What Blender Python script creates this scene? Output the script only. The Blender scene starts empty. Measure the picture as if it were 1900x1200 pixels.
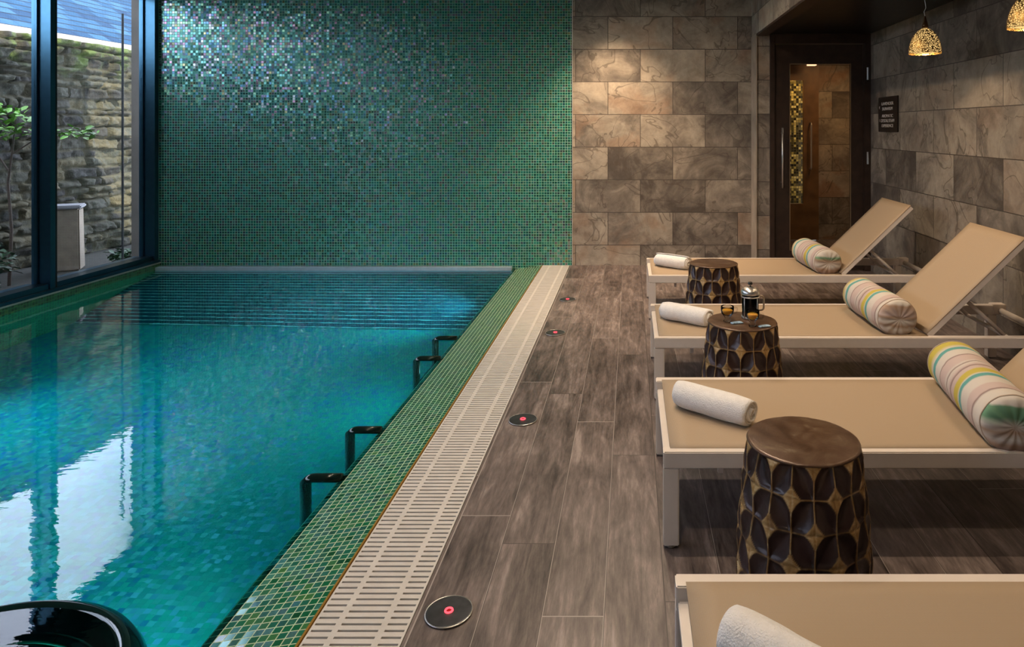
import bpy, bmesh, math, random
import numpy as np
from mathutils import Vector, Matrix, noise as mnoise
PI = math.pi
random.seed(7)
S = bpy.context.scene
C = S.collection

# ------------------------------------------------------------------ camera, world, sun, exposure
F, H, VX, VY = 1280.0, 1.28, 1170.0, 238.0
cd = bpy.data.cameras.new('camera'); cam = bpy.data.objects.new('camera', cd); C.objects.link(cam)
cd.sensor_width = 36; cd.lens = F * 36 / 1900
cd.shift_x = -(VX - 950) / 1900; cd.shift_y = -(600 - VY) * -1 / 1900 * -1
cam.location = (0, 0, H); cam.rotation_euler = (PI / 2, 0, 0)
cd.clip_start = 0.05
S.camera = cam
S.view_settings.view_transform = 'Standard'; S.view_settings.look = 'None'
S.view_settings.gamma = 1; S.view_settings.exposure = 0.08
S.view_settings.use_curve_mapping = False
S.cycles.max_bounces = 10; S.cycles.diffuse_bounces = 4; S.cycles.glossy_bounces = 5
S.cycles.transmission_bounces = 8; S.cycles.transparent_max_bounces = 12
S.cycles.sample_clamp_indirect = 4; S.cycles.caustics_reflective = True
S.cycles.use_denoising = True

def nd(nt, typ, props=None, **inp):
    n = nt.nodes.new(typ)
    for k, v in (props or {}).items(): setattr(n, k, v)
    for k, v in inp.items():
        k = int(k[1:]) if k[0] == '_' and k[1:].isdigit() else k.replace('_', ' ')
        if isinstance(v, bpy.types.NodeSocket): nt.links.new(v, n.inputs[k])
        else: n.inputs[k].default_value = v
    return n
def mth(nt, op, *a):
    n = nd(nt, 'ShaderNodeMath', {'operation': op})
    for i, v in enumerate(a):
        if isinstance(v, bpy.types.NodeSocket): nt.links.new(v, n.inputs[i])
        else: n.inputs[i].default_value = v
    return n.outputs[0]
def ramp(nt, fac, stops, interp='LINEAR'):
    n = nt.nodes.new('ShaderNodeValToRGB'); e = n.color_ramp.elements; n.color_ramp.interpolation = interp
    while len(e) < len(stops): e.new(0.5)
    for i, (p, c) in enumerate(stops):
        e[i].position = p; e[i].color = (c[0], c[1], c[2], 1)
    nt.links.new(fac, n.inputs[0]); return n.outputs[0]
def mix(nt, fac, a, b, blend='MIX'):
    n = nd(nt, 'ShaderNodeMix', {'data_type': 'RGBA', 'blend_type': blend})
    for s, v in ((0, fac), (6, a), (7, b)):
        if isinstance(v, bpy.types.NodeSocket): nt.links.new(v, n.inputs[s])
        else: n.inputs[s].default_value = v if s == 0 else (v[0], v[1], v[2], 1)
    return n.outputs[2]

W = bpy.data.worlds.new('sky'); S.world = W; W.use_nodes = True
wt = W.node_tree; wt.nodes.clear()
sky = nd(wt, 'ShaderNodeTexSky', {'sky_type': 'NISHITA', 'sun_disc': False, 'sun_elevation': math.radians(42), 'sun_rotation': math.radians(90), 'air_density': 1.0, 'dust_density': 1.0})
tc = wt.nodes.new('ShaderNodeTexCoord')
cl = nd(wt, 'ShaderNodeTexNoise', Vector=tc.outputs['Generated'], Scale=2.2, Detail=6.0, Roughness=0.6)
clf = ramp(wt, cl.outputs[0], [(0.30, (0.25,)*3), (0.6, (1, 1, 1))])
skyc = mix(wt, 1.0, sky.outputs[0], (0.22, 0.22, 0.22), 'MULTIPLY')
skm = mix(wt, clf, skyc, (1.50, 1.68, 2.05))
bg = nd(wt, 'ShaderNodeBackground', Color=skm, Strength=4.2)
wo = wt.nodes.new('ShaderNodeOutputWorld'); wt.links.new(bg.outputs[0], wo.inputs[0])

def lamp(name, typ, loc, energy, col, rot=(0, 0, 0), parent=None, **kw):
    l = bpy.data.lights.new(name, typ); l.energy = energy; l.color = col
    for k, v in kw.items(): setattr(l, k, v)
    o = bpy.data.objects.new(name, l); C.objects.link(o); o.location = loc; o.rotation_euler = rot
    if parent: o.parent = parent
    return o
sd = Vector((math.cos(math.radians(42)), -0.35, math.sin(math.radians(42))))
sun = lamp('sun', 'SUN', (8, 0, 12), 14.0, (1.0, 0.93, 0.82), angle=0.01)
sun.rotation_euler = sd.to_track_quat('Z', 'Y').to_euler()
WARM = (1.0, 0.70, 0.44)
WARM2 = (1.0, 0.78, 0.56)

# ------------------------------------------------------------------ object helpers
def link(name, me, mat=None, parent=None, smooth=False):
    o = bpy.data.objects.new(name, me); C.objects.link(o)
    if mat:
        for m in (mat if isinstance(mat, (list, tuple)) else [mat]): me.materials.append(m)
    if parent: o.parent = parent
    if smooth:
        for p in me.polygons: p.use_smooth = True
    return o
def obj(name, bm, mat=None, parent=None, smooth=False, bev=0.0, seg=2):
    if bev > 0:
        bmesh.ops.bevel(bm, geom=bm.edges[:], offset=bev, segments=seg, affect='EDGES', clamp_overlap=True)
    me = bpy.data.meshes.new(name); bm.to_mesh(me); bm.free()
    return link(name, me, mat, parent, smooth)
def box(bm, x0, x1, y0, y1, z0, z1, M=None):
    vs = [bm.verts.new(Vector((x, y, z))) for x in (x0, x1) for y in (y0, y1) for z in (z0, z1)]
    if M is not None:
        for v in vs: v.co = M @ v.co
    for f in ((0, 1, 3, 2), (4, 6, 7, 5), (0, 4, 5, 1), (2, 3, 7, 6), (0, 2, 6, 4), (1, 5, 7, 3)):
        bm.faces.new([vs[i] for i in f])
    return bm
def nbox(*a, **k): return box(bmesh.new(), *a, **k)
def lathe(bm, prof, n=32, c=(0, 0, 0), cap=True, M=None):
    rings = []
    for r, z in prof:
        rings.append([bm.verts.new((c[0] + r * math.cos(2*PI*i/n), c[1] + r * math.sin(2*PI*i/n), c[2] + z)) for i in range(n)])
    for a, b in zip(rings, rings[1:]):
        for i in range(n):
            bm.faces.new((a[i], a[(i+1) % n], b[(i+1) % n], b[i]))
    if cap:
        bm.faces.new(rings[0][::-1]); bm.faces.new(rings[-1])
    if M is not None:
        for R in rings:
            for v in R: v.co = M @ v.co
    return bm
def tube(bm, pts, r, n=10, closed=False):
    pts = [Vector(p) for p in pts]; rings = []; m = len(pts)
    up = None
    for i, p in enumerate(pts):
        if closed: d = pts[(i+1) % m] - pts[i-1]
        else: d = pts[min(i+1, m-1)] - pts[max(i-1, 0)]
        d.normalize()
        if up is None:
            up = d.orthogonal().normalized()
        up = (up - d * up.dot(d))
        up = up.normalized() if up.length > 1e-6 else d.orthogonal().normalized()
        s = d.cross(up)
        rr = r[i] if isinstance(r, (list, tuple)) else r
        rings.append([bm.verts.new(p + (up * math.cos(2*PI*k/n) + s * math.sin(2*PI*k/n)) * rr) for k in range(n)])
    prs = list(zip(rings, rings[1:])) + ([(rings[-1], rings[0])] if closed else [])
    for a, b in prs:
        for k in range(n): bm.faces.new((a[k], a[(k+1) % n], b[(k+1) % n], b[k]))
    if not closed:
        bm.faces.new(rings[0][::-1]); bm.faces.new(rings[-1])
    return bm
def fillet(pts, r=0.03, n=6):
    pts = [Vector(p) for p in pts]; out = [pts[0]]
    for a, b, c in zip(pts, pts[1:], pts[2:]):
        p = b + (a-b).normalized() * r; q = b + (c-b).normalized() * r
        for i in range(n+1):
            t = i/n; out.append((1-t)**2*p + 2*t*(1-t)*b + t*t*q)
    return out + [pts[-1]]
def thing(name, label, cat, loc=(0, 0, 0), rz=0, group=None):
    o = bpy.data.objects.new(name, None); C.objects.link(o); o.location = loc; o.rotation_euler = (0, 0, rz)
    o.empty_display_size = 0.1
    return tag(o, label, cat, group)
def tag(o, label, cat, group=None, kind=None):
    o['label'] = label; o['category'] = cat
    if group: o['group'] = group
    if kind: o['kind'] = kind
    return o
def struct(name, bm, mat, parent=None, **k):
    o = obj(name, bm, mat, parent, **k)
    if parent is None: o['kind'] = 'structure'
    return o
def dup(o, parent=None):
    c = o.copy(); C.objects.link(c)
    if parent: c.parent = parent
    for ch in list(o.children): dup(ch, c)
    return c

# ------------------------------------------------------------------ materials
def newmat(name):
    m = bpy.data.materials.new(name); m.use_nodes = True; nt = m.node_tree; nt.nodes.clear()
    out = nt.nodes.new('ShaderNodeOutputMaterial')
    return m, nt, out
def principled(nt, out, **inp):
    p = nd(nt, 'ShaderNodeBsdfPrincipled', None, **inp); nt.links.new(p.outputs[0], out.inputs[0]); return p
def c4(c): return (c[0], c[1], c[2], 1)
def simple(name, col, rough=0.5, metal=0.0, var=0.08, scale=20, bump=0.0, bscale=80, **kw):
    m, nt, out = newmat(name)
    t = nt.nodes.new('ShaderNodeTexCoord')
    n = nd(nt, 'ShaderNodeTexNoise', Vector=t.outputs['Object'], Scale=float(scale), Detail=4.0)
    cc = ramp(nt, n.outputs[0], [(0.3, [v*(1-var) for v in col]), (0.7, [min(1, v*(1+var)) for v in col])])
    p = principled(nt, out, Base_Color=cc, Roughness=rough, Metallic=metal, **kw)
    if bump > 0:
        b = nd(nt, 'ShaderNodeTexNoise', Vector=t.outputs['Object'], Scale=float(bscale), Detail=3.0)
        bb = nd(nt, 'ShaderNodeBump', Strength=bump, Distance=0.003, Height=b.outputs[0])
        nt.links.new(bb.outputs[0], p.inputs['Normal'])
    return m
def emis(name, col, st):
    m, nt, out = newmat(name)
    e = nd(nt, 'ShaderNodeEmission', Color=c4(col), Strength=st); nt.links.new(e.outputs[0], out.inputs[0]); return m
def uv_nodes(nt, axes):
    g = nt.nodes.new('ShaderNodeNewGeometry')
    s = nd(nt, 'ShaderNodeSeparateXYZ', Vector=g.outputs['Position'])
    d = {'x': s.outputs[0], 'y': s.outputs[1], 'z': s.outputs[2]}
    return g, d[axes[0]], d[axes[1]]
def mosaic(name, axes, stops, pitch=0.0245, grout=(0.35, 0.42, 0.33), gw=0.07, rough=0.12, tilt=0.10, u0=0, v0=0,
           film=True, spec=0.9, clump=0.4, ior=1.6):
    m, nt, out = newmat(name)
    g, u, v = uv_nodes(nt, axes)
    uu = mth(nt, 'DIVIDE', mth(nt, 'SUBTRACT', u, u0), pitch); vv = mth(nt, 'DIVIDE', mth(nt, 'SUBTRACT', v, v0), pitch)
    fu, fv = mth(nt, 'FLOOR', uu), mth(nt, 'FLOOR', vv)
    cell = nd(nt, 'ShaderNodeCombineXYZ', X=fu, Y=fv, Z=0.0)
    wn = nd(nt, 'ShaderNodeTexWhiteNoise', {'noise_dimensions': '3D'}, Vector=cell.outputs[0])
    big = nd(nt, 'ShaderNodeTexNoise', Vector=g.outputs['Position'], Scale=1.3, Detail=2.0)
    val = mth(nt, 'ADD', mth(nt, 'MULTIPLY', wn.outputs[0], 1-clump), mth(nt, 'MULTIPLY', big.outputs[0], clump))
    base = ramp(nt, val, stops)
    eu = mth(nt, 'ABSOLUTE', mth(nt, 'SUBTRACT', mth(nt, 'FRACT', uu), 0.5))
    ev = mth(nt, 'ABSOLUTE', mth(nt, 'SUBTRACT', mth(nt, 'FRACT', vv), 0.5))
    gm = mth(nt, 'GREATER_THAN', mth(nt, 'MAXIMUM', eu, ev), 0.5-gw)
    col = mix(nt, gm, base, grout)
    # every chip sits at its own small angle
    off = nd(nt, 'ShaderNodeVectorMath', {'operation': 'SUBTRACT'}, _0=wn.outputs[1], _1=(0.5, 0.5, 0.5))
    sc = nd(nt, 'ShaderNodeVectorMath', {'operation': 'SCALE'}, _0=off.outputs[0]); sc.inputs['Scale'].default_value = tilt
    ad = nd(nt, 'ShaderNodeVectorMath', {'operation': 'ADD'}, _0=g.outputs['Normal'], _1=sc.outputs[0])
    no = nd(nt, 'ShaderNodeVectorMath', {'operation': 'NORMALIZE'}, _0=ad.outputs[0])
    p = principled(nt, out, Base_Color=col, IOR=ior, Normal=no.outputs[0])
    nt.links.new(mth(nt, 'ADD', mth(nt, 'MULTIPLY', gm, 0.6), rough), p.inputs['Roughness'])
    p.inputs['Specular IOR Level'].default_value = spec
    if film:
        sp = nd(nt, 'ShaderNodeSeparateColor', Color=wn.outputs[1])
        tint = ramp(nt, sp.outputs[1], [(0.0, (0.15, 0.75, 0.60)), (0.28, (0.25, 0.9, 0.85)), (0.42, (0.15, 0.55, 1.0)), (0.55, (0.45, 1.0, 0.55)), (0.68, (0.9, 0.95, 1.0)), (0.80, (1.0, 0.45, 0.75)), (0.88, (0.65, 0.5, 1.0)), (0.95, (1.0, 0.85, 0.35))], 'CONSTANT')
        nt.links.new(mix(nt, 0.18, tint, (1, 1, 1)), p.inputs['Specular Tint'])
    return m
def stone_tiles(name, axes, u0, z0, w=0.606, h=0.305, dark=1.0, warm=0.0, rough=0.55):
    m, nt, out = newmat(name)
    g, u, v = uv_nodes(nt, axes)
    vv = mth(nt, 'DIVIDE', mth(nt, 'SUBTRACT', v, z0), h); row = mth(nt, 'FLOOR', vv)
    par = mth(nt, 'MULTIPLY', mth(nt, 'MODULO', mth(nt, 'ADD', row, 20.0), 2.0), 0.5)
    uu = mth(nt, 'ADD', mth(nt, 'DIVIDE', mth(nt, 'SUBTRACT', u, u0), w), par)
    cell = nd(nt, 'ShaderNodeCombineXYZ', X=mth(nt, 'FLOOR', uu), Y=row, Z=3.0)
    wn = nd(nt, 'ShaderNodeTexWhiteNoise', {'noise_dimensions': '3D'}, Vector=cell.outputs[0])
    off = nd(nt, 'ShaderNodeVectorMath', {'operation': 'SCALE'}, _0=wn.outputs[1]); off.inputs['Scale'].default_value = 30
    pp = nd(nt, 'ShaderNodeVectorMath', {'operation': 'ADD'}, _0=g.outputs['Position'], _1=off.outputs[0])
    n1 = nd(nt, 'ShaderNodeTexNoise', Vector=pp.outputs[0], Scale=3.0, Detail=10.0, Roughness=0.66, Distortion=0.7)
    n2 = nd(nt, 'ShaderNodeTexNoise', Vector=pp.outputs[0], Scale=2.4, Detail=5.0, Distortion=0.6)
    n3 = nd(nt, 'ShaderNodeTexNoise', Vector=pp.outputs[0], Scale=14.0, Detail=9.0, Roughness=0.7, Distortion=1.0)
    sep = nd(nt, 'ShaderNodeSeparateColor', Color=wn.outputs[1])
    k = mth(nt, 'ADD', n1.outputs[0], mth(nt, 'MULTIPLY', mth(nt, 'SUBTRACT', wn.outputs[0], 0.5), 0.30))
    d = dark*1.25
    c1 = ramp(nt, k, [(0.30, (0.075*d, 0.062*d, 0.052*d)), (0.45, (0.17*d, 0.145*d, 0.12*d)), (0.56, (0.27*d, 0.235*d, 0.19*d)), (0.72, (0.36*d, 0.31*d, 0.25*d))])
    rf = mth(nt, 'MULTIPLY', ramp(nt, n2.outputs[0], [(0.5, (0, 0, 0)), (0.62, (1, 1, 1))]), mth(nt, 'MULTIPLY', mth(nt, 'GREATER_THAN', sep.outputs[0], 0.5), 0.42+warm))
    c2 = mix(nt, rf, c1, (0.25*d, 0.14*d, 0.08*d))
    c3 = mix(nt, 0.35, c2, ramp(nt, n3.outputs[0], [(0.35, (0.35, 0.33, 0.32)), (0.65, (1, 1, 1))]), 'MULTIPLY')
    # thin cleft lines that run through some tiles
    cn = nd(nt, 'ShaderNodeTexNoise', Vector=pp.outputs[0], Scale=2.0, Detail=3.0, Distortion=1.2)
    cv = mth(nt, 'LESS_THAN', mth(nt, 'ABSOLUTE', mth(nt, 'SUBTRACT', cn.outputs[0], 0.5)), 0.007)
    c3 = mix(nt, mth(nt, 'MULTIPLY', cv, 0.55), c3, (0.06*d, 0.045*d, 0.035*d))
    fu = mth(nt, 'MULTIPLY', mth(nt, 'SUBTRACT', 0.5, mth(nt, 'ABSOLUTE', mth(nt, 'SUBTRACT', mth(nt, 'FRACT', uu), 0.5))), w)
    fv = mth(nt, 'MULTIPLY', mth(nt, 'SUBTRACT', 0.5, mth(nt, 'ABSOLUTE', mth(nt, 'SUBTRACT', mth(nt, 'FRACT', vv), 0.5))), h)
    gm = mth(nt, 'LESS_THAN', mth(nt, 'MINIMUM', fu, fv), 0.0028)
    col = mix(nt, gm, c3, (0.05, 0.04, 0.033))
    hgt = mth(nt, 'SUBTRACT', mth(nt, 'ADD', mth(nt, 'MULTIPLY', n1.outputs[0], 1.3), mth(nt, 'MULTIPLY', n3.outputs[0], 0.35)), mth(nt, 'MULTIPLY', gm, 1.2))
    b = nd(nt, 'ShaderNodeBump', Strength=0.5, Distance=0.008, Height=hgt)
    p = principled(nt, out, Base_Color=col, Roughness=rough, Normal=b.outputs[0])
    return m
def planks(name):
    m, nt, out = newmat(name)
    g, u, v = uv_nodes(nt, 'xy')
    w, L = 0.163, 1.2
    uu = mth(nt, 'DIVIDE', mth(nt, 'ADD', u, 0.070), w); col_i = mth(nt, 'FLOOR', uu)
    w1 = nd(nt, 'ShaderNodeTexWhiteNoise', {'noise_dimensions': '1D'}, W=col_i)
    vv = mth(nt, 'ADD', mth(nt, 'DIVIDE', v, L), mth(nt, 'MULTIPLY', w1.outputs[0], 3.0)); row = mth(nt, 'FLOOR', vv)
    cell = nd(nt, 'ShaderNodeCombineXYZ', X=col_i, Y=row, Z=1.0)
    wn = nd(nt, 'ShaderNodeTexWhiteNoise', {'noise_dimensions': '3D'}, Vector=cell.outputs[0])
    off = nd(nt, 'ShaderNodeVectorMath', {'operation': 'SCALE'}, _0=wn.outputs[1]); off.inputs['Scale'].default_value = 40
    pp = nd(nt, 'ShaderNodeVectorMath', {'operation': 'ADD'}, _0=g.outputs['Position'], _1=off.outputs[0])
    st = nd(nt, 'ShaderNodeMapping', Vector=pp.outputs[0]); st.inputs['Scale'].default_value = (1, 0.10, 1)
    n1 = nd(nt, 'ShaderNodeTexNoise', Vector=st.outputs[0], Scale=26.0, Detail=8.0, Roughness=0.65, Distortion=0.8)
    st2 = nd(nt, 'ShaderNodeMapping', Vector=pp.outputs[0]); st2.inputs['Scale'].default_value = (1, 0.35, 1)
    n2 = nd(nt, 'ShaderNodeTexNoise', Vector=st2.outputs[0], Scale=7.0, Detail=5.0, Distortion=1.2)
    st3 = nd(nt, 'ShaderNodeMapping', Vector=pp.outputs[0]); st3.inputs['Scale'].default_value = (1, 0.16, 1)
    n3 = nd(nt, 'ShaderNodeTexNoise', Vector=st3.outputs[0], Scale=95.0, Detail=5.0, Roughness=0.7)
    k = mth(nt, 'ADD', mth(nt, 'ADD', mth(nt, 'ADD', mth(nt, 'MULTIPLY', n1.outputs[0], 0.45), mth(nt, 'MULTIPLY', n3.outputs[0], 0.22)), mth(nt, 'MULTIPLY', n2.outputs[0], 0.33)), mth(nt, 'MULTIPLY', mth(nt, 'SUBTRACT', wn.outputs[0], 0.5), 0.055))
    c1 = ramp(nt, k, [(0.375, (0.024, 0.018, 0.018)), (0.455, (0.088, 0.068, 0.063)), (0.535, (0.155, 0.123, 0.113)), (0.64, (0.31, 0.255, 0.235))])
    fu = mth(nt, 'MULTIPLY', mth(nt, 'SUBTRACT', 0.5, mth(nt, 'ABSOLUTE', mth(nt, 'SUBTRACT', mth(nt, 'FRACT', uu), 0.5))), w)
    fv = mth(nt, 'MULTIPLY', mth(nt, 'SUBTRACT', 0.5, mth(nt, 'ABSOLUTE', mth(nt, 'SUBTRACT', mth(nt, 'FRACT', vv), 0.5))), L)
    gm = mth(nt, 'LESS_THAN', mth(nt, 'MINIMUM', fu, fv), 0.0018)
    sep = nd(nt, 'ShaderNodeSeparateColor', Color=w1.outputs[1])
    gcol = mix(nt, mth(nt, 'GREATER_THAN', sep.outputs[2], 0.55), (0.05, 0.04, 0.035), (0.36, 0.32, 0.29))
    colr = mix(nt, gm, c1, gcol)
    b = nd(nt, 'ShaderNodeBump', Strength=0.35, Distance=0.004, Height=mth(nt, 'SUBTRACT', n1.outputs[0], mth(nt, 'MULTIPLY', gm, 1.0)))
    principled(nt, out, Base_Color=colr, Roughness=0.42, Normal=b.outputs[0])
    return m
def thin_glass(name, tint=(0.96, 0.96, 0.97), refl=0.09):
    m, nt, out = newmat(name)
    t = nd(nt, 'ShaderNodeBsdfTransparent', Color=c4(tint))
    gl = nd(nt, 'ShaderNodeBsdfGlossy', Color=(1, 1, 1, 1), Roughness=0.0)
    lw = nd(nt, 'ShaderNodeFresnel', IOR=1.18)
    f = mth(nt, 'MULTIPLY', lw.outputs[0], refl/0.09*0.8)
    mx = nd(nt, 'ShaderNodeMixShader', _0=f, _1=t.outputs[0], _2=gl.outputs[0]); nt.links.new(mx.outputs[0], out.inputs[0])
    return m
def water_mat():
    m, nt, out = newmat('pool_water')
    g = nt.nodes.new('ShaderNodeNewGeometry')
    mp = nd(nt, 'ShaderNodeMapping', Vector=g.outputs['Position']); mp.inputs['Scale'].default_value = (1.0, 1.9, 1)
    n1 = nd(nt, 'ShaderNodeTexNoise', Vector=mp.outputs[0], Scale=7.0, Detail=2.0)
    n2 = nd(nt, 'ShaderNodeTexNoise', Vector=mp.outputs[0], Scale=30.0, Detail=2.0)
    hh = mth(nt, 'ADD', n1.outputs[0], mth(nt, 'MULTIPLY', n2.outputs[0], 0.16))
    b = nd(nt, 'ShaderNodeBump', Strength=0.10, Distance=0.006, Height=hh)
    rf = nd(nt, 'ShaderNodeBsdfRefraction', Color=(0.30, 0.98, 0.96, 1), Roughness=0.0, IOR=1.33, Normal=b.outputs[0])
    gl = nd(nt, 'ShaderNodeBsdfGlossy', Color=(1, 1, 1, 1), Roughness=0.0, Normal=b.outputs[0])
    fr = nd(nt, 'ShaderNodeFresnel', IOR=1.33, Normal=b.outputs[0])
    mx = nd(nt, 'ShaderNodeMixShader', _0=fr.outputs[0], _1=rf.outputs[0], _2=gl.outputs[0]); nt.links.new(mx.outputs[0], out.inputs[0])
    return m

M = {}
GREEN = [(0.15, (0.004, 0.035, 0.012)), (0.4, (0.008, 0.075, 0.028)), (0.55, (0.012, 0.13, 0.055)), (0.7, (0.02, 0.12, 0.09)), (0.9, (0.06, 0.19, 0.04))]
WALLG = [(0.15, (0.002, 0.032, 0.024)), (0.4, (0.003, 0.066, 0.050)), (0.6, (0.005, 0.11, 0.088)), (0.9, (0.010, 0.17, 0.15))]
POOLG = [(0.12, (0.0, 0.10, 0.42)), (0.35, (0.0, 0.22, 0.33)), (0.5, (0.0, 0.29, 0.29)), (0.65, (0.0, 0.33, 0.28)), (0.88, (0.0, 0.44, 0.40))]
M['mos_wall'] = mosaic('green_glass_mosaic_wall', 'xz', WALLG, grout=(0.19, 0.38, 0.26), gw=0.085, rough=0.22, tilt=0.15, spec=0.75, ior=2.3)
M['mos_edge'] = mosaic('green_glass_mosaic_coping', 'xy', GREEN, grout=(0.42, 0.50, 0.30), gw=0.06, rough=0.10, tilt=0.12, u0=-0.823, spec=0.5, ior=1.9)
M['mos_floor'] = mosaic('pool_floor_mosaic', 'xy', POOLG, grout=(0.0, 0.30, 0.29), gw=0.04, film=False, rough=0.3, tilt=0.2, clump=0.55)
M['mos_pool_x'] = mosaic('pool_side_mosaic', 'yz', GREEN, grout=(0.10, 0.34, 0.15), gw=0.06, film=False, rough=0.3, clump=0.3)
M['mos_pool_y'] = mosaic('pool_end_mosaic', 'xz', WALLG, grout=(0.06, 0.30, 0.24), gw=0.06, film=False, rough=0.3, clump=0.3)
M['mos_gold'] = mosaic('gold_green_mosaic', 'xz', [(0.2, (0.02, 0.02, 0.005)), (0.5, (0.10, 0.09, 0.02)), (0.7, (0.5, 0.42, 0.10)), (0.9, (0.9, 0.8, 0.3))], pitch=0.03, grout=(0.05, 0.045, 0.02), clump=0.1, film=False)
M['stone_b'] = stone_tiles('slate_wall_tile_back', 'xz', -0.2116, 0.189)
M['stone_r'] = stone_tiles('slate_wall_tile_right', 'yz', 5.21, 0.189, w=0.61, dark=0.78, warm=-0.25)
M['stone_s'] = stone_tiles('slate_wall_tile_beam', 'yz', 5.50, 0.189)
M['plank'] = planks('wood_effect_plank_tile')
M['ceil'] = simple('ceiling_paint', (0.50, 0.48, 0.45), 0.8)
M['ceil_dark'] = simple('dark_ceiling', (0.006, 0.006, 0.005), 0.35, var=0.5, scale=9, bump=0.6, bscale=12)
M['render'] = simple('plaster', (0.30, 0.28, 0.25), 0.8)
M['anod'] = simple('dark_anodised_aluminium', (0.055, 0.14, 0.21), 0.28, 0.95, var=0.05)
M['anod_in'] = simple('black_frame_gasket', (0.006, 0.007, 0.010), 0.5)
M['glass'] = thin_glass('window_glass')
M['doorglass'] = thin_glass('door_glass', (0.85, 0.80, 0.72), 0.10)
M['water'] = water_mat()
M['grate'] = simple('pale_grating_plastic', (0.56, 0.53, 0.49), 0.5, var=0.06, bump=0.15, bscale=200)
M['brass'] = simple('brass_strip', (0.55, 0.30, 0.06), 0.3, 0.6)
M['chan'] = simple('dark_channel', (0.03, 0.027, 0.024), 0.7)
M['trim'] = simple('aluminium_trim', (0.6, 0.62, 0.6), 0.35, 0.7)
M['frame'] = simple('cream_powder_coated_frame', (0.68, 0.61, 0.55), 0.38, var=0.03)
M['steel'] = simple('brushed_steel', (0.62, 0.60, 0.57), 0.28, 0.9)
M['wood_dark'] = simple('dark_stained_wood', (0.030, 0.017, 0.012), 0.42, var=0.35, scale=14)
M['black'] = simple('glossy_black_green_enamel', (0.004, 0.014, 0.012), 0.06, 0.2)
M['lamp_on'] = emis('lamp_disc', (1.0, 0.80, 0.55), 12)

# ------------------------------------------------------------------ room shell
XL, XR, YB, YF = -4.40, 2.155, 6.45, -2.2      # window plane, right wall, back wall, wall behind the camera
XE, XG0, XG1 = -1.095, -0.823, -0.568          # pool edge, grating from .. to
XP, YD = 1.134, 6.21                           # pier / beam face, door wall
ZC, ZD, ZW, ZF = 2.75, 2.13, -0.035, -0.97     # ceiling, dark ceiling, water, pool floor
struct('wall_back', nbox(XL-0.1, -0.549, YB, YB+0.15, -1.1, ZC), M['mos_wall'])
struct('wall_stone', nbox(-0.541, XP, YB, YB+0.15, -0.1, ZC), M['stone_b'])
struct('trim_1', nbox(-0.549, -0.541, YB-0.006, YB+0.15, 0, ZC), M['trim'])
struct('wall_pier', nbox(XP, 1.252, YD, YB+0.15, 0, ZD), M['stone_b'])
bm = nbox(XP, XP+0.10, YF, YB+0.15, ZD, ZC)
box(bm, XP+0.1, XR, YD, YB+0.15, ZD, ZC)
struct('wall_beam', bm, M['stone_s'])
bm = nbox(XP-0.006, XP, YD-0.02, YB, 0.0, ZD); box(bm, XP-0.006, XP+0.006, YD-0.006, YD, 0, ZD)
struct('trim_2', bm, simple('stone_edge_trim', (0.33, 0.28, 0.22), 0.5, var=0.25, scale=6))
struct('trim_3', nbox(XP-0.004, XP+0.10, YF, YD, ZD-0.02, ZD-0.001), M['wood_dark'])
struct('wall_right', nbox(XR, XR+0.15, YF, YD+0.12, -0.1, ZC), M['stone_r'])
struct('wall_front', nbox(XL-0.1, XR+0.15, YF-0.15, YF, -1.1, ZC), M['render'])
struct('ceiling_lounge', nbox(XP+0.1, XR, YF, YD+0.1, ZD, ZD+0.08), M['ceil_dark'])
struct('ceiling', nbox(XL-0.45, XR+0.15, YF-0.15, YB+0.15, ZC, ZC+0.25), M['ceil'])
struct('floor', nbox(XG1, 3.3, YF, 9.0, -0.12, 0.0), M['plank'])
struct('floor_channel', nbox(XG0, XG1, YF, YB, -0.16, -0.10), M['chan'])
# sloping mosaic coping
bm = bmesh.new()
pr = [(XG0-0.006, 0.0), (XG0-0.006, -0.16), (XE+0.0, -0.16), (XE, -0.045), (XE+0.02, -0.036)]
a = [bm.verts.new((x, YF, z)) for x, z in pr]; b = [bm.verts.new((x, YB, z)) for x, z in pr]
for i in range(5): bm.faces.new((a[i], a[(i+1) % 5], b[(i+1) % 5], b[i]))
bm.faces.new(a[::-1]); bm.faces.new(b); bmesh.ops.recalc_face_normals(bm, faces=bm.faces[:])
struct('floor_coping', bm, M['mos_edge'])
struct('trim_4', nbox(XG0-0.006, XG0, YF, YB, -0.10, 0.002), M['brass'])
# pool basin
struct('floor_pool', nbox(XL-0.1, XE+0.15, YF, YB, -1.1, ZF), M['mos_floor'])
struct('wall_pool_left', nbox(XL-0.22, XL, YF, YB, ZF, 0.025), M['mos_pool_x'])
struct('wall_pool_right', nbox(XE, XE+0.27, YF, YB, ZF, -0.16), M['mos_pool_x'])
struct('wall_pool_end', nbox(XL, XE, YB-0.012, YB-0.001, ZF, -0.06), M['mos_pool_y'])
# water surface
bm = bmesh.new()
vs = [bm.verts.new(p) for p in ((XL, YF, ZW), (XE+0.025, YF, ZW), (XE+0.025, YB, ZW), (XL, YB, ZW))]
bm.faces.new(vs)
tag(obj('pool_water', bm, M['water']), 'clear turquoise water filling the indoor swimming pool', 'water', kind='stuff')

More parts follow.
